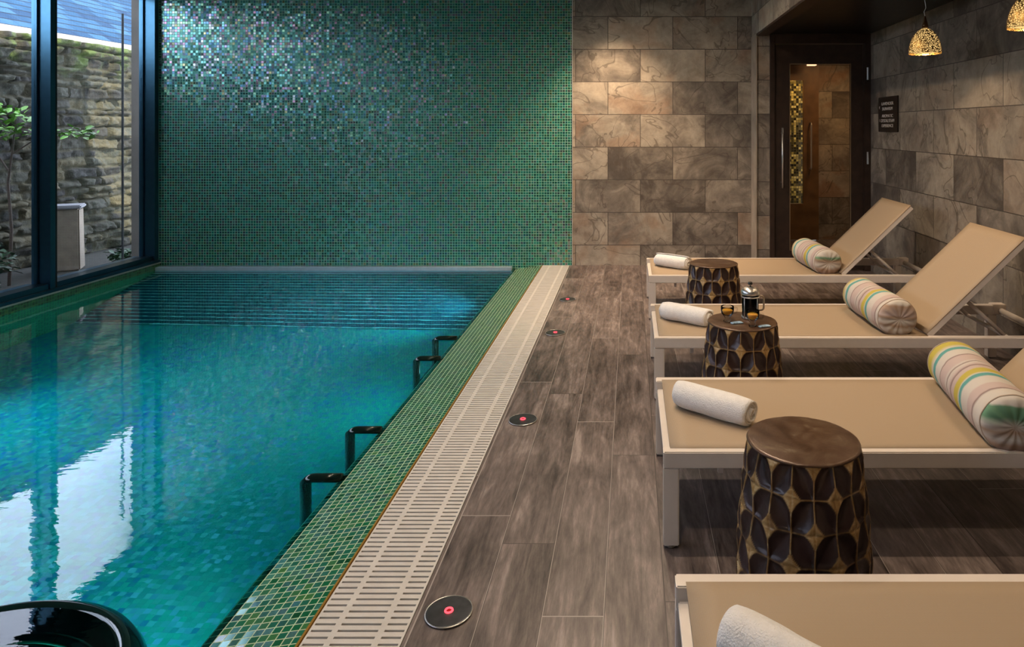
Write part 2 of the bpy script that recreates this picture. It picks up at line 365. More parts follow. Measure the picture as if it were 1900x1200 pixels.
# overflow grating with slots
bm = bmesh.new()
x0, wg = XG0+0.003, XG1-XG0-0.006
pit, sl = 0.0236, 0.0075
y = YF + 0.02
solid = [(0, 0.022), (0.235, 0.295), (0.71, 0.775), (0.978, 1.0)]
while y + pit < YB:
    box(bm, x0, x0+wg, y, y+pit-sl, -0.028, 0.0)
    for s0, s1 in solid: box(bm, x0+s0*wg, x0+s1*wg, y+pit-sl, y+pit, -0.028, 0.0)
    y += pit
box(bm, x0, x0+wg, y, YB-0.002, -0.028, 0.0)
bmesh.ops.remove_doubles(bm, verts=bm.verts[:], dist=1e-5)
gr = thing('overflow_grating', 'long pale slotted overflow grating between the green coping and the plank deck', 'grating')
obj('slotted_panel', bm, M['grate'], gr)
bm = bmesh.new()
for yy in (YF+0.02, YB-0.03): box(bm, x0, x0+wg, yy, yy+0.02, -0.0995, -0.028)
for xx in (x0, x0+wg-0.008): box(bm, xx, xx+0.008, YF+0.04, YB-0.03, -0.0995, -0.028)
obj('support_rail', bm, M['chan'], gr)

# submerged slatted ramp over the cover roller
rp = thing('slatted_cover', 'submerged dark blue slatted ramp sloping down from the mosaic wall', 'pool cover', (0, 0, 0))
A0, A1 = Vector((0, YB-0.06, -0.10)), Vector((0, 5.45, ZF+0.015))
m_slat = simple('blue_slat', (0.008, 0.06, 0.10), 0.25, 0.0); m_glint = simple('slat_edge_glint', (0.55, 0.85, 0.9), 0.3)  # pale edge colour stands in for bright reflections along the slats
dv = (A1-A0); Ln = dv.length; dv.normalize(); nrm = Vector((0, -dv.z, dv.y)); nrm = nrm if nrm.z > 0 else -nrm
NS = 18; ps = Ln/NS
Mx = Matrix(((1, 0, 0), (0, dv.y, nrm.y), (0, dv.z, nrm.z)))
for i in range(NS):
    o = A0 + dv*ps*i
    T2 = Matrix.Translation(o) @ Matrix(((1, 0, 0, 0), (0, dv.y, nrm.y, 0), (0, dv.z, nrm.z, 0), (0, 0, 0, 1)))
    bm = nbox(XL+0.01, XE-0.01, 0.004, ps-0.014, -0.008, 0.006, M=T2)
    s = obj('slat', bm, m_slat, rp)
    bm = nbox(XL+0.01, XE-0.01, ps-0.014, ps-0.003, -0.010, 0.013, M=T2)
    obj('slat_edge', bm, m_glint, s)
obj('top_rail', nbox(XL+0.005, XE-0.01, YB-0.075, YB-0.014, -0.085, -0.006), simple('pale_blue_rail', (0.42, 0.52, 0.60), 0.3, 0.3), rp)

# ------------------------------------------------------------------ windows
ZS, ZH = 0.083, 2.50
yw = [(-2.1, -0.55), (-0.47, 1.20), (1.28, 3.10), (3.18, 5.25), (5.33, 6.39)]
struct('window_sill', nbox(XL-0.24, XL+0.004, YF, YB, 0.025, 0.055), M['anod'])
struct('trim_5', nbox(XL+0.004, XL+0.008, YF, YB, 0.020, 0.032), M['trim'])
for i, (ya, yb) in enumerate(yw):
    w = bpy.data.objects.new('window_%d' % (i+1), None); C.objects.link(w); w['kind'] = 'structure'
    bm = bmesh.new()
    box(bm, XL-0.20, XL-0.03, ya, yb, 0.055, ZS+0.012); box(bm, XL-0.20, XL-0.03, ya, yb, ZH, ZC)
    box(bm, XL-0.145, XL-0.11, ya, ya+0.012, ZS+0.012, ZH); box(bm, XL-0.145, XL-0.11, yb-0.012, yb, ZS+0.012, ZH)
    obj('window_frame', bm, M['anod'], w)
    obj('pane', nbox(XL-0.132, XL-0.120, ya+0.012, yb-0.012, ZS+0.012, ZH), M['glass'], w)
for i, (ya, yb) in enumerate([(a[1], b[0]) for a, b in zip(yw, yw[1:])] + [(6.39, YB), (YF, -2.1)]):
    p = struct('window_mullion_%d' % (i+1), nbox(XL-(0.165 if i < 4 else 0.135), XL-(0.020 if i < 4 else 0.012), ya+0.006, yb-0.028 if i < 4 else yb-0.001, 0.055, ZC), M['anod'])
    if i < 4: obj('gasket', nbox(XL-0.185, XL-0.030, yb-0.028, yb, 0.055, ZC), M['anod_in'], p)

# ------------------------------------------------------------------ outside
def rough_wall(name, X, y0, y1, z0, z1, step):
    ny, nz = int((y1-y0)/step), int((z1-z0)/step*1.3)
    rng = random.Random(5)
    rows = []; z = z0
    while z < z1:
        h = rng.uniform(0.055, 0.15); st = []; y = y0 - rng.random()*0.3
        while y < y1:
            l = rng.uniform(0.12, 0.46); st.append((y, l, rng.random(), rng.uniform(-0.02, 0.045), rng.uniform(-0.25, 0.25))); y += l
        rows.append((z, h, st)); z += h
    vs, cols = [], []
    for j in range(nz+1):
        zz = z0 + (z1-z0)*j/nz
        for i in range(ny+1):
            yy = y0 + (y1-y0)*i/ny
            zq = zz + 0.022*mnoise.noise(Vector((yy*2.2, zz*2, 1))) + 0.01*mnoise.noise(Vector((yy*9, zz*9, 4)))
            yq = yy + 0.03*mnoise.noise(Vector((yy*3, zz*6, 9)))
            r = rows[0]
            for q in rows:
                if q[0] <= zq: r = q
                else: break
            s = r[2][0]
            for q in r[2]:
                if q[0] <= yq: s = q
                else: break
            a = min(yq-s[0], s[0]+s[1]-yq)/0.028; b = min(zq-r[0], r[0]+r[1]-zq)/0.02
            e = max(0.0, min(1.0, min(a, b)))
            e = e*e*(3-2*e)
            nz_ = mnoise.fractal(Vector((yy*7+s[2]*40, zz*7, s[2]*9)), 0.8, 2.1, 4)
            d = e*(0.04+s[3]*1.5+0.050*nz_ + s[4]*(zq-r[0]-r[1]/2)*0.8) + 0.012*mnoise.noise(Vector((yy*14, zz*14, 0)))
            vs.append((X + d, yy, zz))
            mort = 1-e
            moss = max(0, min(1, (zz-(z1-0.30))/0.22 + 1.6*mnoise.noise(Vector((yy*5, zz*5, 3)))))
            cols.append((s[2], mort, moss, 1))
    fs = []
    for j in range(nz):
        for i in range(ny):
            a = j*(ny+1)+i; fs.append((a, a+1, a+ny+2, a+ny+1))
    # top and back so that the wall has a body
    base = len(vs); vs += [(X-0.35, y0, z0), (X-0.35, y1, z0), (X-0.35, y0, z1), (X-0.35, y1, z1)]
    cols += [(0.5, 0, 1, 1)]*4
    fs.append(tuple([nz*(ny+1)+i for i in range(ny+1)] + [base+3, base+2]))
    fs.append((base, base+2, base+3, base+1))
    me = bpy.data.meshes.new(name); me.from_pydata(vs, [], fs)
    at = me.color_attributes.new('stone', 'FLOAT_COLOR', 'POINT'); at.data.foreach_set('color', np.array(cols, dtype=np.float32).ravel())
    return me
m, nt, out = newmat('rubble_stone')
at = nd(nt, 'ShaderNodeAttribute', {'attribute_name': 'stone'})
sp = nd(nt, 'ShaderNodeSeparateColor', Color=at.outputs[0])
g = nt.nodes.new('ShaderNodeNewGeometry')
n1 = nd(nt, 'ShaderNodeTexNoise', Vector=g.outputs['Position'], Scale=11.0, Detail=7.0, Roughness=0.7)
k = mth(nt, 'ADD', mth(nt, 'MULTIPLY', sp.outputs[0], 0.45), mth(nt, 'MULTIPLY', n1.outputs[0], 0.6))
cs = ramp(nt, k, [(0.28, (0.006, 0.005, 0.004)), (0.45, (0.020, 0.017, 0.011)), (0.6, (0.034, 0.032, 0.024)), (0.75, (0.062, 0.046, 0.024))])
cs = mix(nt, mth(nt, 'MULTIPLY', sp.outputs[1], 0.8), cs, (0.058, 0.046, 0.026))
n4 = nd(nt, 'ShaderNodeTexNoise', Vector=g.outputs['Position'], Scale=5.0, Detail=4.0)
mo = mth(nt, 'MULTIPLY', sp.outputs[2], ramp(nt, n4.outputs[0], [(0.42, (0, 0, 0)), (0.56, (1, 1, 1))]))
cs = mix(nt, mo, cs, (0.055, 0.075, 0.012))
cs = mix(nt, 1.0, cs, (0.88, 1.0, 0.80), 'MULTIPLY')
bb = nd(nt, 'ShaderNodeBump', Strength=1.0, Distance=0.04, Height=n1.outputs[0])
principled(nt, out, Base_Color=cs, Roughness=0.85, Normal=bb.outputs[0])
me = rough_wall('garden_wall', -6.0, 4.6, 10.6, -0.1, 2.21, 0.02)
gw = link('garden_wall', me, m, smooth=True); tag(gw, 'rough rubble stone garden wall with mossy top outside the window', 'wall')
# nearer stretch of the same wall, only seen mirrored: coarser
me = rough_wall('garden_wall_run', -6.0, -6.0, 4.6, -0.1, 2.21, 0.06)
link('wall_run', me, m, gw, smooth=True)
# house behind: fascia gutter and slate roof
hs = thing('neighbour_house', 'house with blue slate roof and white gutter behind the garden wall', 'house', (0, 0, 0))
m_slate, nt, out = newmat('roof_slate')
g, u, v = uv_nodes(nt, 'yz')
vv = mth(nt, 'DIVIDE', v, 0.085); row = mth(nt, 'FLOOR', vv); par = mth(nt, 'MULTIPLY', mth(nt, 'MODULO', mth(nt, 'ADD', row, 90.0), 2.0), 0.5)
uu = mth(nt, 'ADD', mth(nt, 'DIVIDE', u, 0.26), par)
cell = nd(nt, 'ShaderNodeCombineXYZ', X=mth(nt, 'FLOOR', uu), Y=row, Z=1.0)
wn = nd(nt, 'ShaderNodeTexWhiteNoise', {'noise_dimensions': '3D'}, Vector=cell.outputs[0])
ns = nd(nt, 'ShaderNodeTexNoise', Vector=g.outputs['Position'], Scale=6.0, Detail=5.0)
cs = ramp(nt, mth(nt, 'ADD', mth(nt, 'MULTIPLY', wn.outputs[0], 0.5), mth(nt, 'MULTIPLY', ns.outputs[0], 0.5)), [(0.2, (0.004, 0.018, 0.045)), (0.5, (0.007, 0.034, 0.072)), (0.8, (0.020, 0.060, 0.110))])
ge = mth(nt, 'LESS_THAN', mth(nt, 'FRACT', vv), 0.16)
gu = mth(nt, 'MULTIPLY', mth(nt, 'LESS_THAN', mth(nt, 'FRACT', uu), 0.03), 0.6)
cs = mix(nt, mth(nt, 'MAXIMUM', ge, gu), cs, (0.004, 0.010, 0.02))
bb = nd(nt, 'ShaderNodeBump', Strength=0.8, Distance=0.02, Height=mth(nt, 'SUBTRACT', mth(nt, 'ADD', ns.outputs[0], mth(nt, 'FRACT', vv)), ge))
principled(nt, out, Base_Color=cs, Roughness=0.7, Normal=bb.outputs[0]).inputs['Specular IOR Level'].default_value = 0.08
bm = bmesh.new()
q = [(-6.55, 2.33), (-9.0, 3.85), (-11.4, 2.33), (-11.4, 2.2), (-9.0, 3.7), (-6.55, 2.2)]
a = [bm.verts.new((x, 6.2, z)) for x, z in q]; b = [bm.verts.new((x, 24, z)) for x, z in q]
for i in range(6): bm.faces.new((a[i], a[(i+1) % 6], b[(i+1) % 6], b[i]))
bm.faces.new((a[0], a[5], a[4], a[1])); bm.faces.new((a[1], a[4], a[3], a[2]))
bmesh.ops.recalc_face_normals(bm, faces=bm.faces[:])
obj('roof', bm, m_slate, hs)
obj('gutter', nbox(-6.62, -6.44, 6.1, 24, 2.20, 2.355), simple('white_gutter_paint', (0.22, 0.20, 0.18), 0.5), hs, bev=0.02)
obj('wall', nbox(-11.2, -6.8, 6.4, 23.8, -0.1, 2.25), M['render'], hs)
tag(obj('garden_ground', nbox(-30, XL-0.25, -12, 26, -0.4, -0.1), simple('garden_soil', (0.012, 0.012, 0.007), 0.9, var=0.5, bump=1, bscale=20)), 'dark planted ground between the window and the garden wall', 'ground', kind='stuff')
# pedestal
pd = thing('stone_pedestal', 'pale square stone pedestal with flat cap outside the window', 'pedestal', (-5.50, 6.74, -0.1), 0.5)
m_lime = simple('limestone', (0.17, 0.14, 0.10), 0.8, var=0.18, scale=12, bump=0.4)
bm = nbox(-0.105, 0.105, -0.105, 0.105, 0, 0.60)
for v_ in bm.verts:
    if v_.co.z < 0.1: v_.co.x *= 1.12; v_.co.y *= 1.12
obj('shaft', bm, m_lime, pd, bev=0.012)
obj('cap', nbox(-0.125, 0.125, -0.125, 0.125, 0.60, 0.635), simple('grey_cap_stone', (0.17, 0.17, 0.18), 0.7), pd, bev=0.01)
tag(obj('stone_pier', nbox(-4.79, -4.60, 6.62, 6.95, -0.1, 3.2), simple('ashlar_stone', (0.12, 0.105, 0.085), 0.8, var=0.12, scale=5)), 'pale dressed stone pier outside beside the last window', 'pier')
bm = tube(bmesh.new(), [(-4.83, 6.56, 2.37), (-4.83, 6.56, -0.1)], 0.010, 8)
tag(obj('downpipe', bm, M['anod_in']), 'thin dark downpipe running down beside the pale stone pier', 'pipe')
# plants
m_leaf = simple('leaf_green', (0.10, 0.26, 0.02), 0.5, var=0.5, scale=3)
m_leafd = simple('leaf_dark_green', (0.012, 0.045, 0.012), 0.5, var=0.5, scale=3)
m_bark = simple('bark', (0.05, 0.035, 0.025), 0.9)
def leaves(bm, cx, cy, cz, rx, ry, rz, n, L, rng):
    for _ in range(n):
        while True:
            p = Vector((rng.uniform(-1, 1), rng.uniform(-1, 1), rng.uniform(-1, 1)))
            if p.length < 1: break
        p = Vector((cx+p.x*rx, cy+p.y*ry, cz+p.z*rz)); l = L*rng.uniform(0.6, 1.2)
        R = Matrix.Rotation(rng.uniform(0, 6.28), 3, 'Z') @ Matrix.Rotation(rng.uniform(-0.9, 0.5), 3, 'Y') @ Matrix.Rotation(rng.uniform(-0.6, 0.6), 3, 'X')
        q = [(0, 0, 0), (l*.35, l*.28, l*.05), (l*.8, l*.18, -.02*l), (l, 0, -l*.12), (l*.8, -l*.18, -.02*l), (l*.35, -l*.28, l*.05), (l*.4, 0, -l*.04)]
        vv_ = [bm.verts.new(p + R @ Vector(c)) for c in q]
        for f in ((0, 1, 6), (1, 2, 6), (2, 3, 6), (3, 4, 6), (4, 5, 6), (5, 0, 6)): bm.faces.new([vv_[k_] for k_ in f])
rng = random.Random(3)
sp_ = thing('sapling', 'slender sapling with bright green leaves in front of the garden wall', 'tree', (-5.45, 6.05, -0.1))
tr = [(0, 0, 0), (0.02, 0, 0.5), (-0.02, 0.01, 0.9), (0.03, 0, 1.2), (0.06, 0, 1.45)]
bm = tube(bmesh.new(), tr, [0.014, 0.012, 0.010, 0.008, 0.005], 7)
tube(bm, [(0.02, 0, 1.15), (0.25, 0.1, 1.35), (0.6, 0.2, 1.37)], [0.006, 0.005, 0.003], 6)
tube(bm, [(0.0, 0, 1.0), (-0.25, 0.05, 1.3), (-0.4, 0.1, 1.45)], [0.007, 0.005, 0.003], 6)
obj('trunk', bm, m_bark, sp_)
bm = bmesh.new()
leaves(bm, -0.02, 0, 1.42, 0.26, 0.2, 0.14, 150, 0.075, rng); leaves(bm, -0.25, 0.05, 1.55, 0.15, 0.15, 0.10, 50, 0.08, rng)
leaves(bm, 0.48, 0.15, 1.34, 0.22, 0.1, 0.05, 55, 0.07, rng)
obj('foliage', bm, m_leaf, sp_)
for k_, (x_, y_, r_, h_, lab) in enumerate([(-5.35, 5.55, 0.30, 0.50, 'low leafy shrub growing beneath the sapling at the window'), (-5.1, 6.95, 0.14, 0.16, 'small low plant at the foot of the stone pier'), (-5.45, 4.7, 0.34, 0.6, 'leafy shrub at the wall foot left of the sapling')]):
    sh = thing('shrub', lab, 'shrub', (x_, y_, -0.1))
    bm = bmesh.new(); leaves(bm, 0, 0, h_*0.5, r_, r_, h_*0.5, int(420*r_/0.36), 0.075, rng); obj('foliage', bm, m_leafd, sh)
    bm = bmesh.new()
    for a_ in range(5): tube(bm, [(0, 0, 0), (r_*0.5*math.cos(a_*1.3), r_*0.5*math.sin(a_*1.3), h_*0.8)], [0.008, 0.003], 5)
    obj('stem', bm, m_bark, sh)

# ------------------------------------------------------------------ door and lobby
d = bpy.data.objects.new('door_1', None); C.objects.link(d); d['kind'] = 'structure'
def PX(px, Y): return (px-VX)/F*Y
def PZ(py, Y): return H-(py-VY)*Y/F
y0 = YD
bm = bmesh.new()
box(bm, 1.252, 1.294, y0-0.025, y0+0.10, 0, ZD); box(bm, 2.10, XR, y0-0.025, y0+0.10, 0, ZD); box(bm, 1.294, 2.10, y0-0.025, y0+0.10, 2.04, ZD)
box(bm, 1.294, 1.302, y0-0.012, y0+0.02, 0, 2.04); box(bm, 2.092, 2.10, y0-0.012, y0+0.02, 0, 2.04)
obj('door_frame', bm, M['wood_dark'], d, bev=0.003)
gx0, gx1, gz0, gz1 = PX(1465, y0), PX(1579, y0), 0.18, PZ(118, y0)
lf = bmesh.new()
box(lf, 1.305, gx0, y0, y0+0.045, 0.01, 2.035); box(lf, gx1, 2.09, y0, y0+0.045, 0.01, 2.035)
box(lf, gx0, gx1, y0, y0+0.045, 0.01, gz0); box(lf, gx0, gx1, y0, y0+0.045, gz1, 2.035)
leaf = obj('door_leaf', lf, M['wood_dark'], d)
bm = bmesh.new()
for (a, b, e, f) in ((gx0, gx0+0.006, gz0, gz1), (gx1-0.006, gx1, gz0, gz1), (gx0, gx1, gz1-0.006, gz1), (gx0, gx1, gz0, gz0+0.006)): box(bm, a, b, y0-0.004, y0+0.01, e, f)
obj('glazing_bead', bm, simple('bronze_bead', (0.28, 0.2, 0.12), 0.35, 0.6), leaf)
obj('glass_panel', nbox(gx0, gx1, y0+0.018, y0+0.026, gz0, gz1), M['doorglass'], leaf)
hx = PX(1450, y0)
bm = tube(bmesh.new(), [(hx, y0-0.05, PZ(348, y0)), (hx, y0-0.05, PZ(237, y0))], 0.009, 12)
for zz in (PZ(338, y0), PZ(247, y0)): tube(bm, [(hx, y0-0.05, zz), (hx, y0+0.0, zz)], 0.006, 8)
obj('door_handle', bm, M['steel'], leaf, smooth=True)
for py in (137, 293):
    zc = PZ(py, y0)
    obj('hinge', tube(bmesh.new(), [(PX(1608, y0), y0-0.03, zc-0.055), (PX(1608, y0), y0-0.03, zc+0.055)], 0.009, 10), M['steel'], d)
# lobby
YL = 7.96
struct('wall_lobby_back', nbox(PX(1518, YL), 3.3, YL, YL+0.1, 0, 2.3), stone_tiles('slate_lobby', 'xz', PX(1544, YL), PZ(170, YL)-3*0.305, warm=0.3))
struct('wall_lobby_right', nbox(3.2, 3.3, YD+0.12, YL, 0, 2.3), M['stone_r'])
struct('wall_lobby_left', nbox(1.14, 1.24, YB+0.15, 9.0, 0, 2.13), M['render'])
struct('wall_lobby_front', nbox(XR+0.15, 3.2, YD+0.02, YD+0.12, 0, 2.3), M['render'])
struct('ceiling_lobby', nbox(1.14, 3.3, YB+0.15, 9.0, 2.13, 2.3), M['render'])
struct('wall_mosaic_panel', nbox(1.24, PX(1518, YL)+0.1, 8.5, 8.6, 0, 2.3), M['mos_gold'])
d2 = bpy.data.objects.new('door_2', None); C.objects.link(d2); d2['kind'] = 'structure'
yy = YL-0.1
m_wood2 = simple('brown_inner_door', (0.16, 0.085, 0.035), 0.45, var=0.3, scale=8)
bm = bmesh.new(); ga, gb = 1.62, PX(1491, yy)
box(bm, gb, PX(1519, yy), yy, yy+0.05, 0.01, 2.0); box(bm, 1.25, ga, yy, yy+0.05, 0.01, 2.0)
box(bm, ga, gb, yy, yy+0.05, 0.01, 0.42); box(bm, ga, gb, yy, yy+0.05, PZ(149, yy), 2.0)
l2 = obj('door_leaf', bm, m_wood2, d2)
obj('glass_panel', nbox(ga, gb, yy+0.02, yy+0.03, 0.42, PZ(149, yy)), M['doorglass'], l2)
hx = PX(1503, yy)
obj('door_handle', tube(bmesh.new(), fillet([(hx, yy-0.002, PZ(228, yy)), (hx, yy-0.06, PZ(228, yy)), (hx, yy-0.06, PZ(313, yy)), (hx, yy-0.002, PZ(313, yy))], 0.03), 0.009, 10), M['steel'], l2)
obj('door_frame', nbox(1.24, PX(1519, yy), yy, yy+0.06, 2.0, 2.13), M['wood_dark'], d2)
lb = thing('lobby_lamp', 'small lit ceiling lamp seen through the dark door glass', 'lamp', (PX(1506, 7.6), 7.6, 2.13))
obj('housing', nbox(-0.05, 0.05, -0.04, 0.04, -0.135, 0), M['wood_dark'], lb); obj('diffuser', nbox(-0.045, 0.045, -0.035, 0.035, -0.16, -0.135), emis('lobby_diffuser', (1, 0.6, 0.4), 2.5), lb)
lamp('lobby_light', 'AREA', (2.3, 7.1, 2.10), 9, (1.0, 0.62, 0.30), size=0.3)
lamp('lobby_light_inner', 'AREA', (1.7, 8.25, 2.10), 10, (1.0, 0.72, 0.35), size=0.15)

# sign on the right wall
sg = thing('wall_sign', 'small dark wall sign with pale lettering and arrows beside the door', 'sign', (XR, 0, 0))
ya, yb = 5.54, 5.97
obj('plate', nbox(-0.012, 0.0, ya, yb, 1.25, 1.545), simple('sign_black', (0.012, 0.008, 0.007), 0.4), sg, bev=0.003)
m_let = simple('sign_lettering', (0.55, 0.52, 0.50), 0.5)
def text(s, size, y, z, parent, sx=1.0, al='CENTER'):
    cu = bpy.data.curves.new('t', 'FONT'); cu.body = s; cu.size = size; cu.extrude = 0.0008; cu.align_x = al
    t = bpy.data.objects.new('t', cu); C.objects.link(t)
    bpy.context.view_layer.update()
    me = bpy.data.meshes.new_from_object(t.evaluated_get(bpy.context.evaluated_depsgraph_get()))
    bpy.data.objects.remove(t)
    Mt = Matrix(((0, 0, -1, -0.0135), (-sx, 0, 0, y), (0, 1, 0, z), (0, 0, 0, 1)))
    me.transform(Mt)
    return link('lettering', me, m_let, parent)
ym = (ya+yb)/2 - 0.0
for s, sz, zz, w_ in (('LAVENDER', 0.036, 1.475, 1.5), ('SAUNARIUM', 0.036, 1.432, 1.15), ('AROMATIC', 0.036, 1.372, 1.35), ('CRYSTAL STEAM', 0.036, 1.332, 1.15), ('EXPERIENCE', 0.036, 1.290, 1.3)):
    text(s, sz, ym, zz, sg, w_)
text('\u2039', 0.05, yb-0.035, 1.445, sg, 1.2); text('\u2039', 0.05, yb-0.035, 1.335, sg, 1.2)

# ------------------------------------------------------------------ loungers
def sling_mat():
    m, nt, out = newmat('beige_sling_mesh')
    t = nt.nodes.new('ShaderNodeTexCoord')
    w1 = nd(nt, 'ShaderNodeTexWave', {'bands_direction': 'X'}, Vector=t.outputs['Object'], Scale=120.0)
    w2 = nd(nt, 'ShaderNodeTexWave', {'bands_direction': 'Y'}, Vector=t.outputs['Object'], Scale=120.0)
    k = mth(nt, 'MULTIPLY', w1.outputs[1], w2.outputs[1])
    c = mix(nt, k, (0.33, 0.245, 0.16), (0.43, 0.325, 0.22))
    b = nd(nt, 'ShaderNodeBump', Strength=0.2, Distance=0.001, Height=k)
    principled(nt, out, Base_Color=c, Roughness=0.62, Normal=b.outputs[0]); return m
M['sling'] = sling_mat()
LW = 0.635
def sheet(fn, nu, nv, th):
    bm = bmesh.new(); top, bot = [], []
    for j in range(nv+1):
        for i in range(nu+1):
            p, n = fn(i/nu, j/nv); top.append(bm.verts.new(p)); bot.append(bm.verts.new(Vector(p) - Vector(n)*th))
    w = nu+1
    for j in range(nv):
        for i in range(nu):
            a = j*w+i
            bm.faces.new((top[a], top[a+1], top[a+w+1], top[a+w])); bm.faces.new((bot[a], bot[a+w], bot[a+w+1], bot[a+1]))
    rim = [i for i in range(nu+1)] + [j*w+nu for j in range(1, nv+1)] + [nv*w+i for i in range(nu-1, -1, -1)] + [j*w for j in range(nv-1, 0, -1)]
    for a, b in zip(rim, rim[1:]+rim[:1]): bm.faces.new((top[b], top[a], bot[a], bot[b]))
    return bm
def make_lounger(name='sun_lounger'):
    t = thing(name, '', 'sun lounger', (0, 0, 0))
    L = 1.975; zt = 0.295; rh = 0.050
    for nm, a, b in (('side_rail', 0, 0.040), ('side_rail', LW-0.045, LW)):
        obj(nm, nbox(0, L, a, b, zt-rh, zt), M['frame'], t, bev=0.003)
    obj('end_rail', nbox(0.004, 0.034, 0.040, LW-0.045, zt-rh-0.004, zt-0.030), M['frame'], t, bev=0.003)
    tb = tube(bmesh.new(), [(L-0.03, 0.030, zt-0.028), (L-0.03, LW-0.035, zt-0.028)], 0.016, 12)
    obj('end_rail', tb, M['frame'], t, smooth=True)
    for (xa, xb) in ((0, 0.048), (L-0.10, L-0.052)):
        for (a, b) in ((0, 0.040), (LW-0.045, LW)):
            lg = obj('leg', nbox(xa, xb, a+0.001, b-0.001, 0.008, zt-rh), M['frame'], t, bev=0.003)
            obj('foot_glide', lathe(bmesh.new(), [(0.014, 0), (0.018, 0.004), (0.018, 0.010)], 12, ((xa+xb)/2, (a+b)/2, 0)), simple('foot', (0.3, 0.27, 0.23), 0.5), lg)
    for a in (0.0, LW-0.045):
        obj('rail_cap', nbox(L-0.075, L, a-0.004, a+0.049, zt-rh+0.002, zt+0.006), M['frame'], t, bev=0.003)
    def fn(u, v):
        x = 0.022 + u*(1.30-0.022); y = 0.026 + v*(LW-0.056); s = math.sin(PI*v)
        e = min(1, u/0.05)*0.9 + 0.1
        return (x, y, zt+0.001 - 0.014*s*e), (0, 0, 1)
    obj('seat_sling', sheet(fn, 20, 14, 0.003), M['sling'], t, smooth=True)
    # brace bracket below the bed
    obj('brace', nbox(0.175, 0.185, 0.10, LW-0.1, zt-rh-0.012, zt-rh+0.004), M['frame'], t)
    obj('bracket', nbox(0.172, 0.188, 0.044, 0.058, zt-rh-0.036, zt-0.03), M['frame'], t)
    ca, sa = math.cos(math.radians(44)), math.sin(math.radians(44)); BL = 0.655; bx, bz = 1.300, zt+0.004
    def at(s, y, n): return Vector((bx + ca*s - sa*n, y, bz + sa*s + ca*n))
    bf = bmesh.new()
    for a, b in ((0.047, 0.070), (LW-0.075, LW-0.052)):
        vs = [bf.verts.new(at(s, y, n)) for s in (0, BL) for y in (a, b) for n in (-0.026, 0.0)]
        for f in ((0, 1, 3, 2), (4, 6, 7, 5), (0, 4, 5, 1), (2, 3, 7, 6), (0, 2, 6, 4), (1, 5, 7, 3)): bf.faces.new([vs[i] for i in f])
    for s0 in (0.0, BL-0.022):
        vs = [bf.verts.new(at(s, y, n)) for s in (s0, s0+0.022) for y in (0.070, LW-0.075) for n in (-0.026, -0.006)]
        for f in ((0, 1, 3, 2), (4, 6, 7, 5), (0, 4, 5, 1), (2, 3, 7, 6), (0, 2, 6, 4), (1, 5, 7, 3)): bf.faces.new([vs[i] for i in f])
    bk = obj('backrest_frame', bf, M['frame'], t)
    def fb(u, v):
        y = 0.046 + v*(LW-0.098); return at(u*(BL+0.004), y, 0.004 - 0.008*math.sin(PI*v)*math.sin(PI*u)), (-sa, 0, ca)
    obj('backrest_sling', sheet(fb, 12, 12, 0.004), M['sling'], t, smooth=True)
    for y in (0.13, LW-0.13):
        bm = tube(bmesh.new(), [at(0.26, y, -0.030), Vector((1.30+0.42, y, zt-0.030))], 0.010, 10)
        tube(bm, [at(0.26, y-0.02, -0.034), at(0.26, y+0.02, -0.034)], 0.011, 10)
        obj('support_strut', bm, M['frame'], t, smooth=True)
    bm = tube(bmesh.new(), [(1.72, 0.040, zt-0.030), (1.72, LW-0.045, zt-0.030)], 0.010, 10)
    obj('crossbar', bm, M['frame'], t, smooth=True)
    return t
lab = ['beige sun lounger nearest the camera, cut off at the lower right', 'beige sun lounger behind the largest carved stool, third from the door wall',
       'beige sun lounger behind the stool with the tea glasses', 'beige sun lounger farthest away, nearest the dark door']
proto = make_lounger()
for i, (x, y) in enumerate([(0.098, 0.893), (0.100, 2.098), (0.112, 3.243), (0.122, 4.615)]):
    o = proto if i == 0 else dup(proto)
    o.location = (x, y, 0); o['label'] = lab[i]; o['category'] = 'sun lounger'; o['group'] = 'sun loungers along the slate wall'

